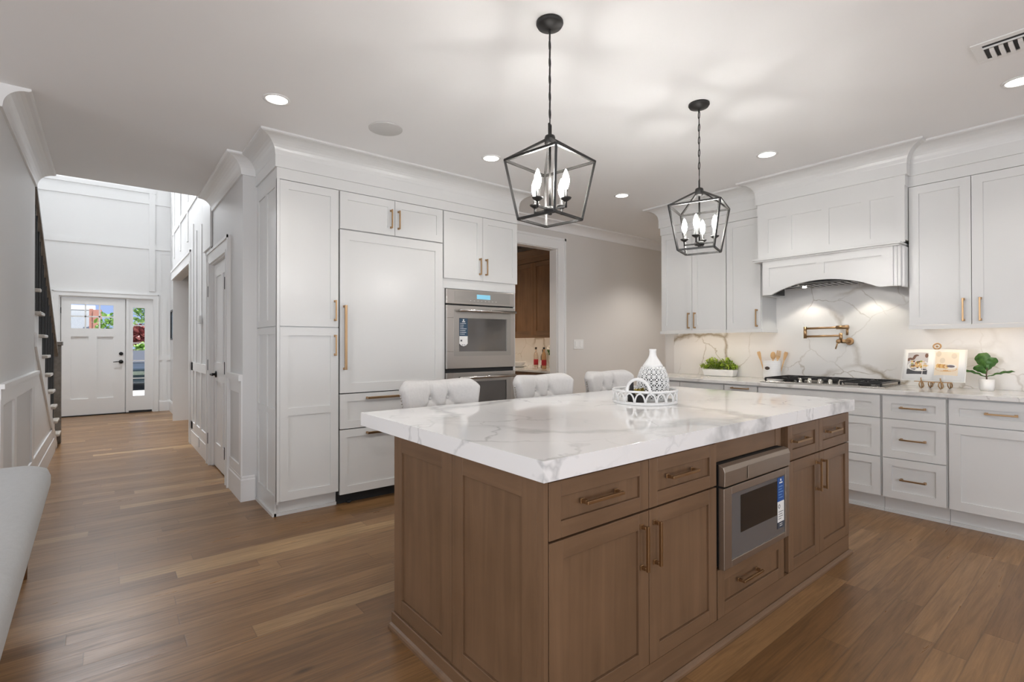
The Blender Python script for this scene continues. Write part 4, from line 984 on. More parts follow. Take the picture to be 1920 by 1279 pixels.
def cookbook():
    c = thing('cookbook', 'open cookbook showing two food photographs on a brass stand', 'book', (4.85, 0.97, 0.97))
    B0 = Vector((4.812, 0, 0.976)); up = Vector((0.088, 0, 0.228)).normalized(); nrm = Vector((-up.z, 0, up.x))
    H = 0.242; yc = 0.975; wL = 0.182
    def P(y, h, d): return B0+Vector((0, y, 0))+up*h+nrm*d
    q = MB()
    for sgn in (1, -1):
        n = 10; vs = []
        prof = []
        for i in range(n+1):
            t = i/n; y = yc+sgn*wL*t; d = 0.010+0.014*math.sin(PI*min(1, t*1.15))*(1-t*0.35)-0.006*(1-t)**4; prof.append((y, d))
        q.add([P(y, 0, d) for y, d in prof]+[P(y, H, d) for y, d in prof]+[P(y, 0, 0.002) for y, d in prof]+[P(y, H, 0.002) for y, d in prof],
              [(i, i+1, n+1+i+1, n+1+i) for i in range(n)]+[(2*(n+1)+i, 2*(n+1)+i+1, i+1, i) for i in range(n)]+[(n+1+i, n+1+i+1, 3*(n+1)+i+1, 3*(n+1)+i) for i in range(n)]+[(n, 2*(n+1)+n, 3*(n+1)+n, n+1+n), (2*(n+1), 3*(n+1), 3*(n+1)+n, 2*(n+1)+n)], 0, True)
    q.build('pages', M['paper'], c, solid=False)
    q = MB(); q.add([P(yc+wL+0.006, -0.006, 0), P(yc-wL-0.006, -0.006, 0), P(yc-wL-0.006, H+0.006, 0), P(yc+wL+0.006, H+0.006, 0), P(yc+wL+0.006, -0.006, -0.005), P(yc-wL-0.006, -0.006, -0.005), P(yc-wL-0.006, H+0.006, -0.005), P(yc+wL+0.006, H+0.006, -0.005)],
          [(0,1,2,3), (7,6,5,4), (0,4,5,1), (1,5,6,2), (2,6,7,3), (3,7,4,0)]); q.build('cover', M['paper'], c)
    cols = dict(pale=(0.55, 0.52, 0.50), cream=(0.72, 0.62, 0.48), plate=(0.80, 0.78, 0.74), dark=(0.05, 0.05, 0.055), pasta=(0.70, 0.45, 0.16), toast=(0.55, 0.28, 0.09), brown=(0.16, 0.08, 0.05), board=(0.62, 0.36, 0.15), green=(0.30, 0.32, 0.05), berry=(0.16, 0.13, 0.14), glow=(0.85, 0.74, 0.58))
    keys = list(cols); mats = [mat('printed_'+k, cols[k], 0.45) for k in keys]; ix = {k: i for i, k in enumerate(keys)}
    def dd(y):
        t = abs(y-yc)/wL; return 0.010+0.014*math.sin(PI*min(1, t*1.15))*(1-t*0.35)-0.006*(1-t)**4
    def rect(mb, y0, y1, h0, h1, k, lift):
        n = 8; vs = []
        for i in range(n+1): y = y0+(y1-y0)*i/n; vs += [P(y, h0, dd(y)+lift), P(y, h1, dd(y)+lift)]
        mb.add(vs, [(2*i, 2*i+2, 2*i+3, 2*i+1) for i in range(n)], ix[k])
    def disc(mb, y, h, ry, rh, k, lift, n=18, y_lo=None, y_hi=None):
        vs = []
        for i in range(n):
            a = 2*PI*i/n; yy = y+ry*math.cos(a)
            if y_lo is not None: yy = min(max(yy, y_lo), y_hi)
            vs.append(P(yy, h+rh*math.sin(a), dd(yy)+lift))
        vs.append(P(y, h, dd(y)+lift)); mb.add(vs, [(i, (i+1) % n, n) for i in range(n)], ix[k])
    r = random.Random(5)
    L = MB(); a, e = yc+0.156, yc+0.030       # left photograph: pasta on a plate
    rect(L, a, e, 0.040, 0.214, 'pale', 0.0006); rect(L, a, e, 0.040, 0.082, 'dark', 0.0009)
    disc(L, yc+0.080, 0.105, 0.074, 0.042, 'plate', 0.0012, 24, e, a-0.001)
    for i in range(46): disc(L, yc+0.080+r.uniform(-0.048, 0.048), 0.112+r.uniform(-0.022, 0.030), r.uniform(0.006, 0.012), r.uniform(0.004, 0.009), r.choice(['pasta', 'pasta', 'cream', 'green', 'toast', 'brown']), 0.0014+0.0001*i*0.1, 8)
    for i in range(14): t = i/13; disc(L, yc+0.152-0.055*t, 0.150+0.035*t+0.010*math.sin(t*9), 0.012, 0.006, 'brown', 0.0016, 8, e, a-0.001)
    rect(L, yc+0.056, yc+0.060, 0.040, 0.150, 'plate', 0.0022)
    disc(L, yc+0.040, 0.190, 0.010, 0.018, 'brown', 0.0016, 10)
    L.build('left_photograph', mats, c, solid=False)
    K = MB(); a, e = yc-0.010, yc-0.146       # right photograph: toast on a board
    rect(K, a, e, 0.038, 0.220, 'glow', 0.0006); rect(K, a, e, 0.038, 0.095, 'cream', 0.0009)
    disc(K, yc-0.078, 0.090, 0.062, 0.024, 'board', 0.0012, 24, e, a); disc(K, yc-0.082, 0.100, 0.060, 0.022, 'cream', 0.0013, 24, e, a)
    for i in range(5): disc(K, yc-0.030-0.013*i, 0.112-0.002*i, 0.012, 0.016, 'toast' if i % 2 else 'pasta', 0.0015+0.0001*i, 12)
    disc(K, yc-0.105, 0.106, 0.034, 0.017, 'plate', 0.0020, 20, e, a); disc(K, yc-0.105, 0.108, 0.023, 0.010, 'berry', 0.0022, 16)
    for y, h in ((-0.055, 0.152), (-0.12, 0.19), (-0.03, 0.205)): disc(K, yc+y, h, 0.016, 0.022, 'cream', 0.0012, 14, e, a)
    K.build('right_photograph', mats, c, solid=False)
    # stand
    s = thing('book_stand', 'brass scroll-footed stand holding up the open cookbook', 'stand', (4.86, 0.97, 0.912)); m = M['brass']
    q = MB(); q.tube([P(yc-0.01, H+0.036+0.022*math.cos(2*PI*k/20), -0.012) + Vector((0, 0.022*math.sin(2*PI*k/20), 0)) for k in range(20)], 0.0055, 8, True); q.ball(tuple(P(yc-0.01, H+0.036, -0.012)), (0.005, 0.009, 0.009)); q.build('finial', m, s)
    q = MB(); q.bar(P(yc-0.01, H+0.016, -0.012), P(yc-0.01, -0.02, -0.012), 0.008); q.bar(P(yc+0.06, H-0.02, -0.012), P(yc-0.08, H-0.02, -0.012), 0.007)
    for y in (0.045, -0.045): q.tube([P(yc+y, H+0.006, -0.008), P(yc+y, H-0.03, -0.012)], 0.004, 8)
    q.bar((4.828, yc-0.11, 0.964), (4.828, yc+0.11, 0.964), 0.008, 0.006); q.build('frame', m, s)
    for y in (0.072, -0.042):
        for x0, fr in ((4.800, True), (4.905, False)):
            q = MB(); pts = []
            for k in range(17):
                a = -PI*0.5+2*PI*k/16*0.94
                pts.append((x0+0.006*math.sin(k), yc+y+(-0.012 if fr else -0.045)+0.0125*math.cos(a), 0.9425+0.0265*math.sin(a)))
            pts.append((x0, yc+y+(-0.012 if fr else -0.045), 0.972 if fr else 0.968)); 
            if fr: pts += [(x0-0.006, yc+y-0.010, 0.995)]
            q.tube(pts, 0.0042, 8); q.build('scroll_foot', m, s)
    q = MB(); q.bar((4.905, yc-0.11, 0.966), (4.905, yc+0.05, 0.966), 0.006); q.bar((4.828, yc-0.01, 0.964), (4.915, yc-0.01, 0.966), 0.006); q.build('back_bar', m, s)
cookbook()
def fig():
    c = thing('potted_fig', 'small broad-leaved fig in a white pot right of the cookbook', 'plant', (4.95, 0.692, 0.912))
    q = MB(); q.lathe([(0.036, 0.9125), (0.040, 0.93), (0.043, 0.995), (0.039, 0.995), (0.037, 0.975)], (4.95, 0.692, 0), 28); q.build('pot', M['ceramic'], c)
    q = MB(); q.lathe([(0.037, 0.975), (0.034, 0.982), (0.01, 0.984)], (4.95, 0.692, 0), 20); q.build('soil', M['soil'], c)
    q = MB(); q.tube([(4.95, 0.692, 0.975), (4.948, 0.694, 1.03), (4.952, 0.690, 1.075)], [0.005, 0.004, 0.003], 8); q.build('stem', M['bark'], c)
    def big(p, az, el, ln, w, cup, roll=0.0):
        l = MB(); d = Vector((math.cos(az)*math.cos(el), math.sin(az)*math.cos(el), math.sin(el))); s = Vector((-math.sin(az), math.cos(az), 0)); u = d.cross(s)
        s = (s*math.cos(roll)+u*math.sin(roll)); u = d.cross(s); n = 12; vs = []; fs = []
        for i in range(n+1):
            t = i/n; hw = w*(0.12+1.2*t)*math.sqrt(max(0, 1-t**3))*0.62 if i < n else 0.0008
            cc = Vector(p)+d*ln*t-u*(-cup*ln*t*t)*-1
            for k in (-1, -0.5, 0, 0.5, 1): vs.append(cc+s*hw*k+u*(abs(k)*hw*0.35+0.004*math.sin(7*t*PI)*abs(k)))
        for i in range(n):
            for k in range(4): fs.append((i*5+k, i*5+k+1, i*5+k+6, i*5+k+5))
        l.add(vs, fs, 0, True); l.build('leaf', M['leaf2'], c, solid=False)
    big((4.952, 0.690, 1.06), PI/2*0.9, 1.15, 0.130, 0.105, -0.1, 1.35)
    big((4.952, 0.690, 1.055), -PI*0.40, 1.15, 0.105, 0.070, 0.1, -1.2)
    big((4.950, 0.692, 1.005), PI*0.56, 0.55, 0.140, 0.036, 0.25, 0.6)
    big((4.950, 0.692, 1.010), -PI*0.46, 0.45, 0.150, 0.034, 0.20, -0.6)
    big((4.948, 0.692, 1.03), PI*0.62, 0.75, 0.090, 0.060, 0.15, 1.0)
fig()

# ------------------------------------------------------------------ tray on the island
TX, TY, TR = 2.42, 1.79, 0.178
def tray():
    c = thing('serving_tray', 'round white tray with an arched openwork rim on the island', 'tray', (TX, TY, CT)); m = M['whitemetal']; z = CT+0.0004
    q = MB(); q.lathe([(TR, z), (TR+0.003, z+0.006), (TR, z+0.016), (TR-0.007, z+0.016), (TR-0.008, z+0.006), (0.002, z+0.006)], (TX, TY, 0), 56); q.build('base', m, c)
    q = MB(); q.tube([(TX+TR*math.cos(2*PI*k/56), TY+TR*math.sin(2*PI*k/56), z+0.074) for k in range(56)], 0.0065, 10, True); q.build('rim', m, c)
    q = MB(); n = 19
    for i in range(n):
        a0 = 2*PI*i/n; half = PI/n*0.92
        pts = []
        for k in range(13): t = PI*k/12; a = a0-half*math.cos(t); pts.append((TX+TR*math.cos(a), TY+TR*math.sin(a), z+0.014+0.050*math.sin(t)))
        q.tube(pts, 0.0048, 6)
        q.tube([(TX+TR*math.cos(a0), TY+TR*math.sin(a0), z+0.062), (TX+TR*math.cos(a0), TY+TR*math.sin(a0), z+0.072)], 0.005, 6)
    q.build('arcade', m, c)
    for ac in (math.radians(205), math.radians(25)):
        q = MB(); pts = []
        for k in range(17): t = PI*k/16; a = ac-0.36*math.cos(t); pts.append((TX+(TR+0.001)*math.cos(a), TY+(TR+0.001)*math.sin(a), z+0.072+0.072*math.sin(t)))
        q.tube(pts, 0.0085, 10); q.build('tray_handle', m, c)
tray()
def vase():
    vx, vy = 2.513, 1.774; vx, vy = 2.492, 1.785; z = CT+0.0068
    c = thing('lattice_vase', 'white lattice-cut bottle vase standing in the round tray', 'vase', (vx, vy, z))
    prof = [(0.068, 0.0), (0.078, 0.018), (0.086, 0.050), (0.090, 0.085), (0.088, 0.120), (0.080, 0.155), (0.068, 0.185), (0.052, 0.212), (0.036, 0.236), (0.026, 0.252), (0.021, 0.264), (0.019, 0.285), (0.0205, 0.300)]
    def rad(h):
        for (r0, h0), (r1, h1) in zip(prof, prof[1:]):
            if h0 <= h <= h1: t = (h-h0)/(h1-h0); return r0+(r1-r0)*t
        return prof[-1][0]
    # star lattice: struts radiating from staggered centres over the body
    q = MB()
    def pt(a, h): r = rad(h); return (vx+r*math.cos(a), vy+r*math.sin(a), z+h)
    n = 9; rows = [0.012, 0.078, 0.142, 0.196]
    def strut(a0, h0, a1, h1, r=0.0032):
        q.tube([pt(a0+(a1-a0)*t/3, h0+(h1-h0)*t/3) for t in range(4)], r, 5)
    for i in range(n):
        a = 2*PI*i/n; da = 2*PI/n
        for j in range(len(rows)-1):
            h0, h1 = rows[j], rows[j+1]; hm = (h0+h1)/2; am = a+da/2
            for s_, t_ in (((a, h0), (am, hm)), ((a+da, h0), (am, hm)), ((a, h1), (am, hm)), ((a+da, h1), (am, hm)), ((a, hm), (am, hm)), ((a+da, hm), (am, hm)), ((am, h0), (am, hm)), ((am, h1), (am, hm)), ((a, h0), (a, h1)), ((a, h0), (a+da, h0)), ((a, hm), (am, h1)), ((am, h1), (a+da, hm)), ((a, hm), (am, h0)), ((am, h0), (a+da, hm))): strut(s_[0], s_[1], t_[0], t_[1])
    q.build('lattice_body', M['ceramic'], c)
    q = MB(); q.lathe([(0.063, 0.190+z)]+[(r, z+h) for r, h in prof if h > 0.195]+[(0.015, z+0.300), (0.014, z+0.27), (0.030, z+0.236)], (vx, vy, 0), 36); q.build('neck', M['ceramic'], c)
    q = MB(); q.lathe([(0.066, z), (0.0705, z+0.004), (0.0765, z+0.014), (0.071, z+0.014), (0.002, z+0.008)], (vx, vy, 0), 36); q.build('foot', M['ceramic'], c)
    q = MB(); q.lathe([(0.050, z+0.012), (0.066, z+0.06), (0.070, z+0.10), (0.058, z+0.16), (0.040, z+0.205), (0.03, z+0.21)], (vx, vy, 0), 28); q.build('liner', mat('grey_inner_liner', (0.09, 0.09, 0.09), 0.8), c)
vase()
def tray_bits():
    z = CT+0.0068
    q = MB(); bx, by = 2.355, 1.832
    q.lathe([(0.020, z), (0.023, z+0.004), (0.023, z+0.050), (0.012, z+0.070), (0.011, z+0.112), (0.012, z+0.118)], (bx, by, 0), 20)
    one(q, 'small_black_bottle', M['velvet'], 'small black bottle standing in the round white tray', 'bottle')
    c = thing('trinket_box', 'small dark box with gold foil ribbon lying in the round white tray', 'box', (2.325, 1.755, z))
    q = MB(); q.box((2.295, 1.73, z), (2.365, 1.785, z+0.045)); q.build('box_body', M['velvet'], c, 0.003)
    q = MB(); r = random.Random(4)
    for i in range(40): leaf(q, (2.325+r.uniform(-0.02, 0.02), 1.757+r.uniform(-0.02, 0.02), z+0.046+r.uniform(0, 0.015)), r.uniform(0, 6.28), r.uniform(0.2, 1.3), r.uniform(0.02, 0.04), 0.5)
    q.build('foil_bow', M['gold'], c, solid=False)
tray_bits()

# ================================================================== BAR STOOLS
def stool():
    c = thing('bar_stool', 'tufted pale grey bar stool nearest the hall end of the island', 'stool', (0, 0, 0), 'tufted bar stools along the island'); m = M['fabric']
    # origin under the seat centre; +y is the back of the stool (away from the island)
    H = 1.040; z0 = 0.62
    def outline(s, t):
        """s -1..1 across, t 0..1 up"""
        w = 0.202+0.070*t**0.9; top = H-0.012*(1-abs(s)**2)+0.004*math.sin(abs(s)*PI)
        sh = max(0.0, abs(s)-0.72)/0.28; zt = top-0.055*sh**2.6
        x = s*w; z = z0+(zt-z0)*t; y = 0.205+0.055*t-0.075*abs(s)**2.4*(0.4+0.6*t)
        return x, y, z
    btn = [(-0.24, 0.745), (0.24, 0.745), (-0.50, 0.56), (0.0, 0.56), (0.50, 0.56), (-0.24, 0.37), (0.24, 0.37), (-0.5, 0.19), (0, 0.19), (0.5, 0.19)]
    lines = []
    for i, (a, e) in enumerate(btn):
        for (f, g) in btn[i+1:]:
            if abs(abs(a-f)-0.25) < 0.03 and abs(abs(e-g)-0.185) < 0.03: lines.append(((a, e), (f, g)))
    lines += [((-0.24, 0.745), (-0.22, 1.0)), ((0.24, 0.745), (0.22, 1.0)), ((-0.5, 0.56), (-0.52, 0.50)), ((0.5, 0.56), (0.52, 0.50))]
    def seg(p, a, b):
        ax, ay = a; bx, by = b; dx, dy = bx-ax, by-ay; t = max(0, min(1, ((p[0]-ax)*dx+(p[1]-ay)*dy)/(dx*dx+dy*dy)))
        return math.hypot(p[0]-ax-dx*t, p[1]-ay-dy*t)
    NU, NV = 72, 44; vs = []; fs = []
    for side in (0, 1):
        for j in range(NV+1):
            for i in range(NU+1):
                s = -1+2*i/NU; t = j/NV; x, y, z = outline(s, t)
                e = min(1.0, min(1-abs(s), (1-t)*0.9)/0.10); rnd = math.sqrt(max(0.0, 1-(1-e)**2))
                if side == 0:
                    d = 0.0
                    db = min(math.hypot((s-a), (t-q)*1.25) for a, q in btn); dl = min(seg((s, t), a, b) for a, b in lines)
                    d = 0.030*math.exp(-(db/0.070)**2)+0.011*math.exp(-(dl/0.030)**2)
                    yy = y-0.010-(0.052-d)*rnd
                else: yy = y+0.010+0.022*rnd
                vs.append((x, yy, z))
    n1 = (NU+1)*(NV+1)
    for j in range(NV):
        for i in range(NU):
            a = j*(NU+1)+i; fs.append((a, a+1, a+NU+2, a+NU+1)); fs.append((n1+a, n1+a+NU+1, n1+a+NU+2, n1+a+1))
    for i in range(NU): fs.append((i+1, i, n1+i, n1+i+1)); a = NV*(NU+1)+i; fs.append((a, a+1, n1+a+1, n1+a))
    for j in range(NV): a = j*(NU+1); fs.append((a, a+NU+1, n1+a+NU+1, n1+a)); a = j*(NU+1)+NU; fs.append((a+NU+1, a, n1+a, n1+a+NU+1))
    q = MB(); q.add(vs, fs, 0, True); back = q.build('backrest', m, c)
    for s in (-1, 1):
        q = MB()
        for k in range(18):
            t = 0.16+0.77*k/17; x, y, z = outline(s*0.995, t); q.ball((x+s*0.003, y-0.004, z), 0.0062, 8, 5)
        q.build('nailhead_trim', M['nail'], back)
    for a, e in btn:
        x, y, z = outline(a, e); q = MB(); q.ball((x, y-0.034, z), (0.010, 0.006, 0.010), 10, 6); q.build('button', m, back)
    q = MB(); q.box((-0.225, -0.22, 0.565), (0.225, 0.20, 0.665)); q.build('seat', m, c, 0.035, 4)
    for sx in (-1, 1):
        for sy in (-1, 1):
            q = MB(); q.bar((sx*0.205, sy*0.19+0.01, 0), (sx*0.180, sy*0.165, 0.565), 0.036); q.build('leg', M['bv'], c, 0.003)
    for a, e in (((-0.19, -0.175), (0.19, -0.175)), ((-0.19, 0.175), (0.19, 0.175)), ((-0.19, -0.175), (-0.19, 0.175)), ((0.19, -0.175), (0.19, 0.175))):
        q = MB(); q.bar((a[0], a[1], 0.22), (e[0], e[1], 0.22), 0.022); q.build('stretcher', M['bv'], c)
    return c
s0 = stool(); s0.location = (1.585, 2.475, 0)
for x, lab in ((2.43, 'tufted pale grey bar stool in the middle, in front of the ovens'), (3.140, 'tufted pale grey bar stool farthest along, left of the white tray')):
    s1 = copy_tree(s0); s1.location = (x, 2.475, 0); s1['label'] = lab

# ================================================================== PENDANTS
def pendant(cx, cy, rot, label):
    c = thing('lantern_pendant', label, 'pendant light', (cx, cy, ZC), 'lantern pendants over the island'); m = M['bronze']
    q = MB(); q.lathe([(0.062, ZC-0.001), (0.063, ZC-0.010), (0.056, ZC-0.022), (0.020, ZC-0.032), (0.006, ZC-0.036)], (cx, cy, 0), 32); q.tube([(cx, cy, ZC-0.034), (cx, cy, ZC-0.050)], 0.006, 8); q.build('canopy', m, c)
    q = MB(); z = ZC-0.046; k = 0; L = 0.048
    while z-L > 2.272:
        pts = []
        for i in range(16):
            t = 2*PI*i/16; w = 0.0115*math.cos(t); h = (L/2-0.001)*math.sin(t)
            pts.append((cx+(w if k % 2 else 0)*0.8+(w*0.6 if k % 2 == 0 else 0), cy+(0 if k % 2 else w*0.8)+(w*0.5 if k % 2 else 0), z-L/2+h))
        q.tube(pts, 0.0031, 6, True); z -= L-0.0085; k += 1
    q.build('chain', m, c)
    q = MB(); q.tube([(cx, cy, z+0.004), (cx, cy, 2.268)], 0.003, 6)
    for a, e in (((-0.012, 2.27), (0.012, 2.27)), ((-0.012, 2.27), (-0.012, 2.218)), ((0.012, 2.27), (0.012, 2.218)), ((-0.012, 2.22), (0.012, 2.22))):
        ca, sa = math.cos(rot+0.3), math.sin(rot+0.3); q.bar((cx+a[0]*ca, cy+a[0]*sa, a[1]), (cx+e[0]*ca, cy+e[0]*sa, e[1]), 0.006)
    q.build('loop', m, c)
    q = MB(); q.lathe([(0.010, 2.222), (0.022, 2.216), (0.025, 2.206), (0.025, 2.180), (0.018, 2.172), (0.006, 2.168)], (cx, cy, 0), 20); hub = q.build('hub', m, c)
    def C(r, k, z): a = rot+PI/4+k*PI/2; return Vector((cx+r*math.cos(a), cy+r*math.sin(a), z))
    q = MB(); zt, zb = 2.100, 1.830; rt, rb = 0.210, 0.148; w = 0.0105
    for k in range(4):
        q.bar(C(0.018, k, 2.198), C(rt, k, zt), w); q.bar(C(rt, k, zt), C(rt, k+1, zt), w); q.bar(C(rt, k, zt+0.003), C(rb, k, zb-0.003), w); q.bar(C(rb, k, zb), C(rb, k+1, zb), w)
    q.build('cage', m, c)
    q = MB(); q.tube([(cx, cy, 2.17), (cx, cy, 1.885)], 0.0055, 10); q.build('centre_rod', m, c)
    q = MB(); q.lathe([(0.006, 1.850), (0.010, 1.853), (0.009, 1.860), (0.028, 1.864), (0.030, 1.872), (0.028, 1.884), (0.008, 1.888)], (cx, cy, 0), 20); bot = q.build('arm_hub', m, c)
    for k in range(4):
        a = rot+k*PI/2; px, py = cx+0.090*math.cos(a), cy+0.090*math.sin(a)
        q = MB(); q.bar((cx+0.02*math.cos(a), cy+0.02*math.sin(a), 1.874), (px, py, 1.874), 0.008); q.tube([(px, py, 1.868), (px, py, 1.90)], 0.0055, 8); q.build('arm', m, c)
        q = MB(); q.lathe([(0.006, 1.895), (0.022, 1.906), (0.026, 1.912), (0.010, 1.914), (0.0095, 1.950), (0.002, 1.951)], (px, py, 0), 18); cup = q.build('candle_cup', m, c)
        q = MB(); q.lathe([(0.006, 1.950), (0.0125, 1.966), (0.0165, 1.985), (0.0150, 2.005), (0.0085, 2.025), (0.002, 2.040)], (px, py, 0), 18); q.build('bulb', M['bulb'], cup)
pendant(1.598, 1.705, math.radians(9), 'larger-looking black lantern pendant nearest the camera over the island')
pendant(2.868, 1.709, math.radians(18.7), 'black lantern pendant over the far end of the island')

# ------------------------------------------------------------------ ceiling fittings
for x, y, lab in ((0.806, 3.281, 'round recessed downlight in front of the white pantry corner'), (2.404, 3.252, 'round recessed downlight in front of the double oven'), (4.038, 3.255, 'round recessed downlight near the grey wall switch'), (4.055, 1.833, 'round recessed downlight in front of the range hood'), (4.044, 0.420, 'round recessed downlight beside the ceiling vent')):
    c = thing('downlight', lab, 'downlight', (x, y, ZC), 'recessed ceiling downlights')
    q = MB(); q.lathe([(0.078, ZC-0.0005), (0.078, ZC-0.004), (0.062, ZC-0.006), (0.060, ZC-0.0005)], (x, y, 0), 36); q.build('trim_ring', M['plastic'], c)
    q = MB(); q.lathe([(0.060, ZC-0.0006), (0.060, ZC-0.0030), (0.001, ZC-0.0032)], (x, y, 0), 32); q.build('lens', M['lens'], c)
    spot('downlight_beam', (x, y, ZC-0.012), 19, math.radians(125), 0.6, (1.0, 0.96, 0.91), 0.05)
for x, y in ((0.9, -0.6), (2.4, -0.6), (4.0, -0.9)): spot('downlight_beam', (x, y, ZC-0.012), 12, math.radians(125), 0.6, (1.0, 0.96, 0.91), 0.05)
for x, y in ((-0.1, 9.7), (0.0, 7.6)): spot('foyer_downlight', (x, y, 5.56), 430, math.radians(66), 0.6, (0.96, 0.98, 1.0), 0.08)  # added fill spots without fittings, brighten the hall floor and front door
for x, y in ((3.5, 5.5), (3.4, 6.3)): spot('scullery_downlight', (x, y, ZC-0.012), 45, math.radians(130), 0.6, (1.0, 0.88, 0.74), 0.05)  # added fill spots without fittings, lift the dark scullery cabinets
for x, y in ((5.75, 3.5), (6.2, 2.2)): spot('corridor_downlight', (x, y, ZC-0.012), 90, math.radians(120), 0.6, (1.0, 0.96, 0.91), 0.05)
q = MB(); q.lathe([(0.114, ZC-0.0005), (0.114, ZC-0.004), (0.108, ZC-0.006), (0.001, ZC-0.0062)], (1.505, 3.264, 0), 48)
one(q, 'ceiling_speaker', M['speaker'], 'flat round grey speaker grille in the ceiling above the tall cabinets', 'speaker')
def vent():
    c = thing('ceiling_vent', 'white slotted air vent in the ceiling at the upper right', 'vent', (3.50, 0.30, ZC)); x0, x1, y0, y1 = 3.375, 3.625, 0.02, 0.527; z = ZC-0.0005
    f = MB(); w = 0.038
    f.box((x0, y0, z-0.006), (x0+w, y1, z)); f.box((x1-w*0.9, y0, z-0.006), (x1, y1, z)); f.box((x0+w, y1-w, z-0.006), (x1-w*0.9, y1, z)); f.box((x0+w, y0, z-0.006), (x1-w*0.9, y0+w, z)); f.build('frame', M['plastic'], c, 0.002)
    q = MB(); q.box((x0+w, y0+w, z-0.002), (x1-w*0.9, y1-w, z-0.0005)); q.build('backing', M['dark'], c)
    y = y1-w-0.020; k = 0
    while y > y0+w+0.01:
        s = MB(); wide = 0.045 if k == 4 else 0.017
        s.prism([(x0+w+0.055, z-0.003), (x0+w+0.075, z-0.012), (x1-w*0.9-0.004, z-0.014), (x1-w*0.9-0.004, z-0.003)], lambda p, r, t: (p, t, r), y-wide, y); s.build('louvre', M['plastic'], c); y -= wide+0.017; k += 1
    s = MB(); s.box((x0+w+0.026, y0+w, z-0.010), (x0+w+0.034, y1-w, z-0.003)); s.build('louvre', M['plastic'], c)
vent()

# ------------------------------------------------------------------ wall fittings
def switch():
    c = thing('light_switch', 'white double switch plate on the grey wall right of the doorway', 'switch', (4.70, YW, 1.19)); T = FY(YW)
    q = MB(); q.tbox(T, 4.612, 4.788, 1.186, 1.308, 0.0005, 0.006); q.build('plate', M['plastic'], c, 0.002)
    for u in (4.655, 4.745):
        q = MB(); q.tbox(T, u-0.022, u+0.022, 1.210, 1.284, 0.006, 0.010); q.build('rocker', M['ceramic'], c, 0.002)
switch()
T = FX(XH); q = MB(); q.tbox(T, 6.62, 6.72, 1.49, 1.58, 0.015, 0.040); one(q, 'thermostat', M['plastic'], 'small white control box on the hall wall above the wainscot', 'thermostat', bevel=0.004)
q = MB(); q.tbox(T, 6.74, 6.82, 0.075, 0.19, 0.0165, 0.026); one(q, 'wall_outlet', M['plastic'], 'white outlet plate low on the hall baseboard', 'outlet', bevel=0.003)
def picture():
    c = thing('framed_picture', 'slim black framed picture on the hall wall near the front door', 'picture', (0.93, 10.75, 1.30)); T = FX(0.95)
    q = MB(); a, e, lo, hi = 10.35, 11.12, 1.33, 1.87
    q.tbox(T, a, a+0.03, lo, hi, 0.0005, 0.035); q.tbox(T, e-0.03, e, lo, hi, 0.0005, 0.035); q.tbox(T, a+0.03, e-0.03, lo, lo+0.03, 0.0005, 0.035); q.tbox(T, a+0.03, e-0.03, hi-0.03, hi, 0.0005, 0.035); q.build('frame', M['black'], c)
    q = MB(); q.tbox(T, a+0.03, e-0.03, lo+0.03, hi-0.03, 0.0005, 0.020); q.build('print', mat('blue_grey_print', (0.10, 0.16, 0.22), 0.2), c)
picture()

# ------------------------------------------------------------------ lounge bench at the left edge
def bench():
    c = thing('lounge_bench', 'light grey upholstered lounge bench cut off by the left edge', 'bench', (-0.6, 2.9, 0))
    n = 22; m_ = 14; x0, x1 = -0.98, -0.235; y0, y1 = 1.70, 3.90; vs = []; fs = []
    rc = 0.14
    def edge(t, s):
        y = y0+(y1-y0)*t; return y
    q = MB(); K = 40
    def ring(inset, z_off, base):
        pts = []
        hx, hy = (x1-x0)/2-inset, (y1-y0)/2-inset; cx, cy = (x0+x1)/2, (y0+y1)/2; r = max(0.03, rc-inset)
        for k in range(K):
            a = 2*PI*k/K; px = math.copysign(1, math.cos(a))*(hx-r)+r*math.cos(a); py = math.copysign(1, math.sin(a))*(hy-r)+r*math.sin(a)
            y = cy+py; t = (y-y0)/(y1-y0); zt = 0.455+0.135*max(0, t)**1.15; th = 0.19-0.06*t
            pts.append((cx+px, y, (zt if base else zt-th)+z_off))
        return pts
    rings = [ring(0.06, 0, False), ring(0.015, 0.012, False), ring(0, 0.045, False), ring(0.0, -0.05, True), ring(0.012, -0.016, True), ring(0.045, -0.001, True), ring(0.12, 0.0, True), ring(0.25, -0.004, True), ring(0.345, -0.006, True)]
    vs = [p for r in rings for p in r]
    for i in range(len(rings)-1):
        for k in range(K): l = (k+1) % K; fs.append((i*K+k, i*K+l, (i+1)*K+l, (i+1)*K+k))
    fs.append(tuple(range(K))[::-1]); fs.append(tuple((len(rings)-1)*K+k for k in range(K)))
    q.add(vs, fs, 0, True); q.build('cushion', M['bench'], c)
    for x in (-0.90, -0.34):
        for y in (1.86, 3.74):
            l = MB(); l.tube([(x, y, 0), (x, y, 0.30+0.06*(y > 3))], [0.014, 0.022], 12); l.build('leg', M['bv'], c)
bench()

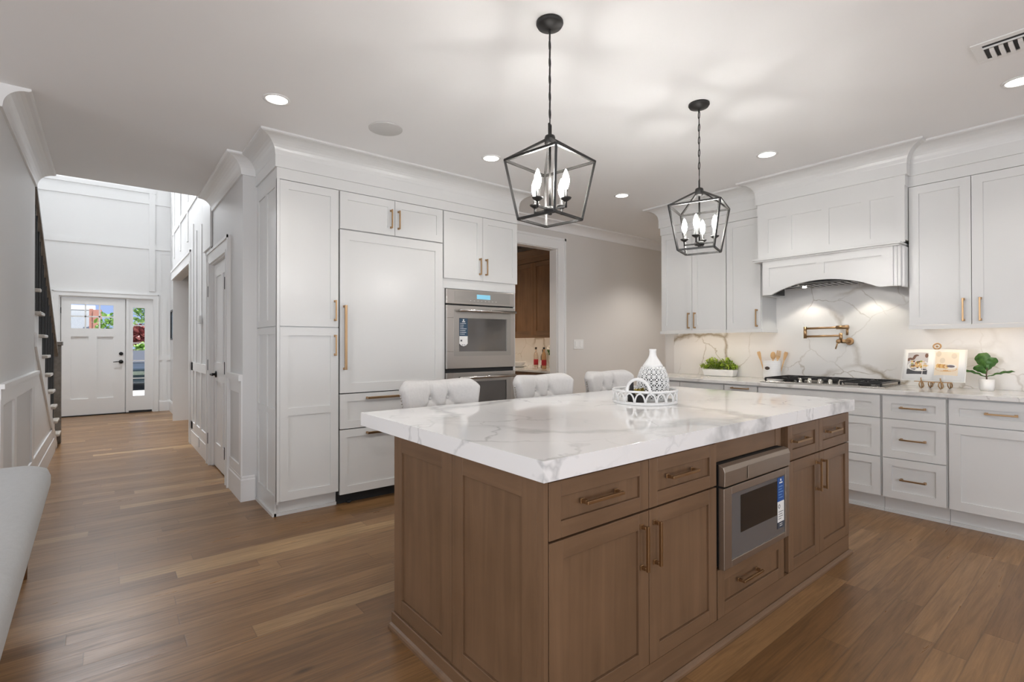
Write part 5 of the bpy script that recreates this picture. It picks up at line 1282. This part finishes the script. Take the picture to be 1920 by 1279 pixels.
# ================================================================== SCULLERY SEEN THROUGH THE DOORWAY
def scullery():
    xw = 5.06; T = FX(4.74)
    c = thing('scullery_wall_cabinet', 'brown wall cabinet with a moulded top seen through the doorway', 'cabinet', (4.9, 5.7, 1.37))
    b = MB(); b.box((4.7405, 4.70, 1.372), (xw-0.001, 6.70, 2.410)); b.build('carcass', M['bv'], c)
    for a, e, hu in ((4.94, 5.385, None), (5.389, 5.835, 5.80), (5.839, 6.28, 5.875)):
        d = shaker(T, a, e, 1.376, 2.405, 0.02, 0.06).build('door', [M['bv'], M['by']], c)
        if hu: pull(T, hu, 1.49, 0.16, True, 0.02, d)
    sweep([(4.72, 6.70), (4.72, 4.70)], [(0, 2.411), (0.004, 2.411), (0.004, 2.480), (0.016, 2.480), (0.020, 2.500), (0.060, 2.565), (0.060, 2.580), (-0.3, 2.580), (-0.3, 2.411)]).build('cornice', M['by'], c)
    s = MB(); s.box((4.745, 4.75, 1.362), (4.765, 6.60, 1.3715)); s.build('light_strip', M['strip'], c)
    s = MB(); s.box((4.720, 4.70, 1.338), (4.740, 6.70, 1.3715)); s.build('light_rail', M['by'], c)
    c = thing('scullery_base_cabinet', 'dark base cabinet under the counter beyond the doorway', 'cabinet', (4.75, 5.7, 0))
    b = MB(); b.box((4.4605, 4.66, 0.1), (xw-0.001, 6.70, 0.874)); b.box((4.52, 4.66, 0), (xw-0.001, 6.70, 0.1)); b.build('carcass', M['bv'], c); TB_ = FX(4.46)
    for a, e in ((4.70, 5.20), (5.204, 5.70), (5.704, 6.20)):
        d = shaker(TB_, a, e, 0.69, 0.868, 0.02, 0.05).build('drawer', [M['bv'], M['by']], c); pull(TB_, (a+e)/2, 0.785, 0.16, False, 0.02, d)
        shaker(TB_, a, e, 0.106, 0.685, 0.02, 0.06).build('door', [M['bv'], M['by']], c)
    b = MB(); b.box((4.415, 4.64, 0.875), (xw-0.0135, 6.72, 0.905)); one(b, 'scullery_worktop', M['quartz2'], 'veined quartz counter holding bottles beyond the doorway', 'worktop', bevel=0.003)
    b = MB(); b.box((xw-0.0125, 4.64, 0.9055), (xw-0.0005, 6.72, 1.370)); struct(b.build('backsplash_scullery', M['splash']), 'white lit backsplash beyond the doorway', 'backsplash')
    z = 0.9052
    def bottle(x, y, h, body, lab, capm, labm):
        t = thing('liquor_bottle', lab, 'bottle', (x, y, z), 'bottles on the scullery counter')
        q = MB(); q.lathe([(0.030, z), (0.034, z+0.006), (0.034, z+h*0.60), (0.028, z+h*0.70), (0.013, z+h*0.80), (0.0125, z+h*0.93)], (x, y, 0), 24); q.build('glass_body', body, t)
        q = MB(); q.lathe([(0.0145, z+h*0.91), (0.0145, z+h), (0.001, z+h)], (x, y, 0), 16); q.build('cap', capm, t)
        q = MB(); q.lathe([(0.0345, z+h*0.16), (0.0348, z+h*0.161), (0.0348, z+h*0.42), (0.0345, z+h*0.421)], (x, y, 0), 24); q.build('label', labm, t)
    bottle(4.83, 5.455, 0.30, M['bottle'], 'pale bottle with a red label and black cap, left of the flowers', M['black'], M['red'])
    bottle(4.86, 5.335, 0.27, M['black'], 'slim dark bottle between the two red-labelled bottles', M['black'], M['paper'])
    bottle(4.72, 5.165, 0.30, mat('amber_bottle_glass', (0.55, 0.32, 0.16), 0.1), 'amber bottle with a big red label, in front of the flowers', M['black'], M['red'])
    t = thing('flower_vase', 'vase of white blossoms behind the bottles beyond the doorway', 'flowers', (4.93, 5.22, z))
    q = MB(); q.lathe([(0.030, z), (0.045, z+0.04), (0.040, z+0.12), (0.028, z+0.16), (0.032, z+0.18), (0.026, z+0.178), (0.02, z+0.03)], (4.93, 5.22, 0), 24); q.build('vase_body', M['ceramic'], t)
    q = MB(); r = random.Random(9)
    for i in range(14): q.tube([(4.93, 5.22, z+0.15), (4.93+r.uniform(-0.06, 0.06), 5.22+r.uniform(-0.09, 0.09), z+0.26)], 0.0025, 5)
    for i in range(40): leaf(q, (4.93+r.uniform(-0.05, 0.05), 5.22+r.uniform(-0.07, 0.07), z+0.18+r.uniform(0, 0.06)), r.uniform(0, 6.28), r.uniform(0, 1), 0.05, 0.4)
    q.build('stems', M['leaf2'], t, solid=False)
    for i in range(16):
        q = MB(); q0 = (4.92+r.uniform(-0.05, 0.06), 5.22+r.uniform(-0.11, 0.10), z+0.27+r.uniform(-0.035, 0.075))
        for k in range(7): q.ball((q0[0]+r.uniform(-0.02, 0.02), q0[1]+r.uniform(-0.02, 0.02), q0[2]+r.uniform(-0.015, 0.02)), r.uniform(0.010, 0.017), 8, 5)
        q.build('blossom', M['petal'], t)
    for i, (rr, lab) in enumerate(((0.115, 'lowest wide white plate in the stack beyond the doorway'), (0.105, 'shallow white bowl on top of the plates beyond the doorway'))):
        q = MB(); zz = z+0.022*i
        q.lathe([(rr*0.55, zz), (rr*0.60, zz+0.004), (rr*0.95, zz+0.020+0.03*i), (rr, zz+0.022+0.034*i), (rr*0.97, zz+0.024+0.034*i), (rr*0.58, zz+0.008), (0.001, zz+0.007)], (4.80, 5.80, 0), 36); one(q, 'serving_plate' if i == 0 else 'serving_bowl', M['ceramic'], lab, 'plate' if i == 0 else 'bowl')
    for i, (gx, gy) in enumerate(((4.62, 5.33), (4.60, 5.22))):
        q = MB(); q.lathe([(0.026, z), (0.030, z+0.004), (0.033, z+0.055), (0.031, z+0.055), (0.027, z+0.010), (0.001, z+0.008)], (gx, gy, 0), 24); one(q, 'small_glass', M['glass'], 'short clear glass in front of the pale bottle on the far counter' if i == 0 else 'short clear glass beside the amber bottle on the far counter', 'glass')
scullery()

# ================================================================== OUTSIDE THE FRONT DOOR
b = MB(); b.box((-14, YF+0.15, -0.20), (16, 16.0, -0.15)); lw = b.build('ground_lawn', M['grass']); struct(lw)
b = MB(); b.box((-30, 16.0, -0.20), (34, 60, -0.15)); struct(b.build('road', M['asphalt']))
def outside():
    c = thing('neighbour_house', 'grey-roofed house with a brick chimney seen through the front door glass', 'house', (-1.0, 42, -0.15))
    b = MB(); b.box((-6, 40.5, -0.15), (2.0-1.45, 46, 2.1)); b.build('house_wall', M['trim'], c)
    r = MB(); r.prism([(40.0, 2.05), (43.2, 3.55), (46.4, 2.05)], lambda p, q, t: (t, p, q), -6.3, -0.62); r.build('roof', M['roof'], c)
    r = MB(); r.box((-6.3, 43.0, 3.50), (-0.55, 43.5, 3.80)); r.build('ridge_board', M['trim'], c)
    r = MB(); r.box((-0.62, 39.6, -0.15), (-0.20, 40.2, 3.35)); r.box((-0.80, 39.7, 2.0), (-0.62, 40.1, 3.4)); r.build('chimney', [M['brick']], c)
    def tree(name, label, x, y, h, rr, zc, m, n, seed):
        t = thing(name, label, 'tree', (x, y, -0.15), 'trees across the road'); q = MB(); q.tube([(x, y, -0.15), (x+0.05, y, zc-rr*0.3), (x, y, zc+rr*0.4)], [0.16, 0.10, 0.05], 8); q.build('trunk', M['bark'], t)
        l = MB(); r_ = random.Random(seed)
        for i in range(n):
            v = Vector((r_.gauss(0, 1), r_.gauss(0, 1), r_.gauss(0, 1))).normalized()*rr*r_.uniform(0.45, 1.0); leaf(l, (x+v.x, y+v.y, zc+v.z*h), r_.uniform(0, 6.28), r_.uniform(-0.5, 1.2), r_.uniform(0.18, 0.32), 0.6)
        l.build('crown', m, t, solid=False)
    tree('leafy_tree', 'tall green tree seen at the top of the sidelight', 1.75, 30, 0.9, 1.25, 3.0, M['treegreen'], 700, 1)
    tree('red_maple', 'red-leaved maple seen in the middle of the sidelight', 1.2, 27, 0.55, 0.9, 1.62, M['treered'], 600, 2)
    tree('green_shrub', 'bright green shrub seen low in the sidelight', 1.25, 24, 0.6, 0.42, 1.02, M['treegreen'], 300, 3)
    tree('young_tree', 'light green tree seen through the right door panes', 0.42, 36, 0.9, 1.0, 2.2, M['treegreen'], 420, 4)
    k = thing('parked_car', 'dark parked car seen through the sidelight', 'car', (0.8, 20, -0.15))
    b = MB(); b.prism([(19.0, 0.10), (19.0, 0.52), (20.0, 0.66), (22.9, 0.66), (23.0, 0.10)], lambda p, q, t: (t, p, q), -0.1, 1.75); b.build('car_body', M['cardark'], k, 0.05, 3)
    b = MB(); b.prism([(20.0, 0.661), (20.6, 1.05), (22.2, 1.08), (22.8, 0.661)], lambda p, q, t: (t, p, q), 0.0, 1.65); b.build('car_cabin', M['glassgrey'], k, 0.04, 3)
    b = MB(); b.box((0.0, 18.93, 0.33), (1.65, 18.99, 0.44)); b.build('bumper', M['chrome'], k)
    for x in (-0.05, 1.55):
        for y in (19.7, 22.2): b = MB(); b.lathe([(0.28, 0), (0.30, 0.04), (0.30, 0.16), (0.28, 0.20)], (x-0.02, y, 0.15), 20, ax=(1, 0, 0)); b.build('wheel', M['black'], k)
    v = thing('white_van', 'white van parked behind the dark car seen through the sidelight', 'van', (1.2, 25, -0.15))
    b = MB(); b.box((-0.6, 25.2, 0.15), (3.4, 27.0-0.9, 1.02)); b.build('van_body', M['paper'], v, 0.08, 3)
    for x in (0.1, 2.6): b = MB(); b.lathe([(0.28, 0), (0.30, 0.04), (0.30, 0.16), (0.28, 0.20)], (x, 25.15, 0.15), 20, ax=(0, 1, 0)); b.build('wheel', M['black'], v)
outside()
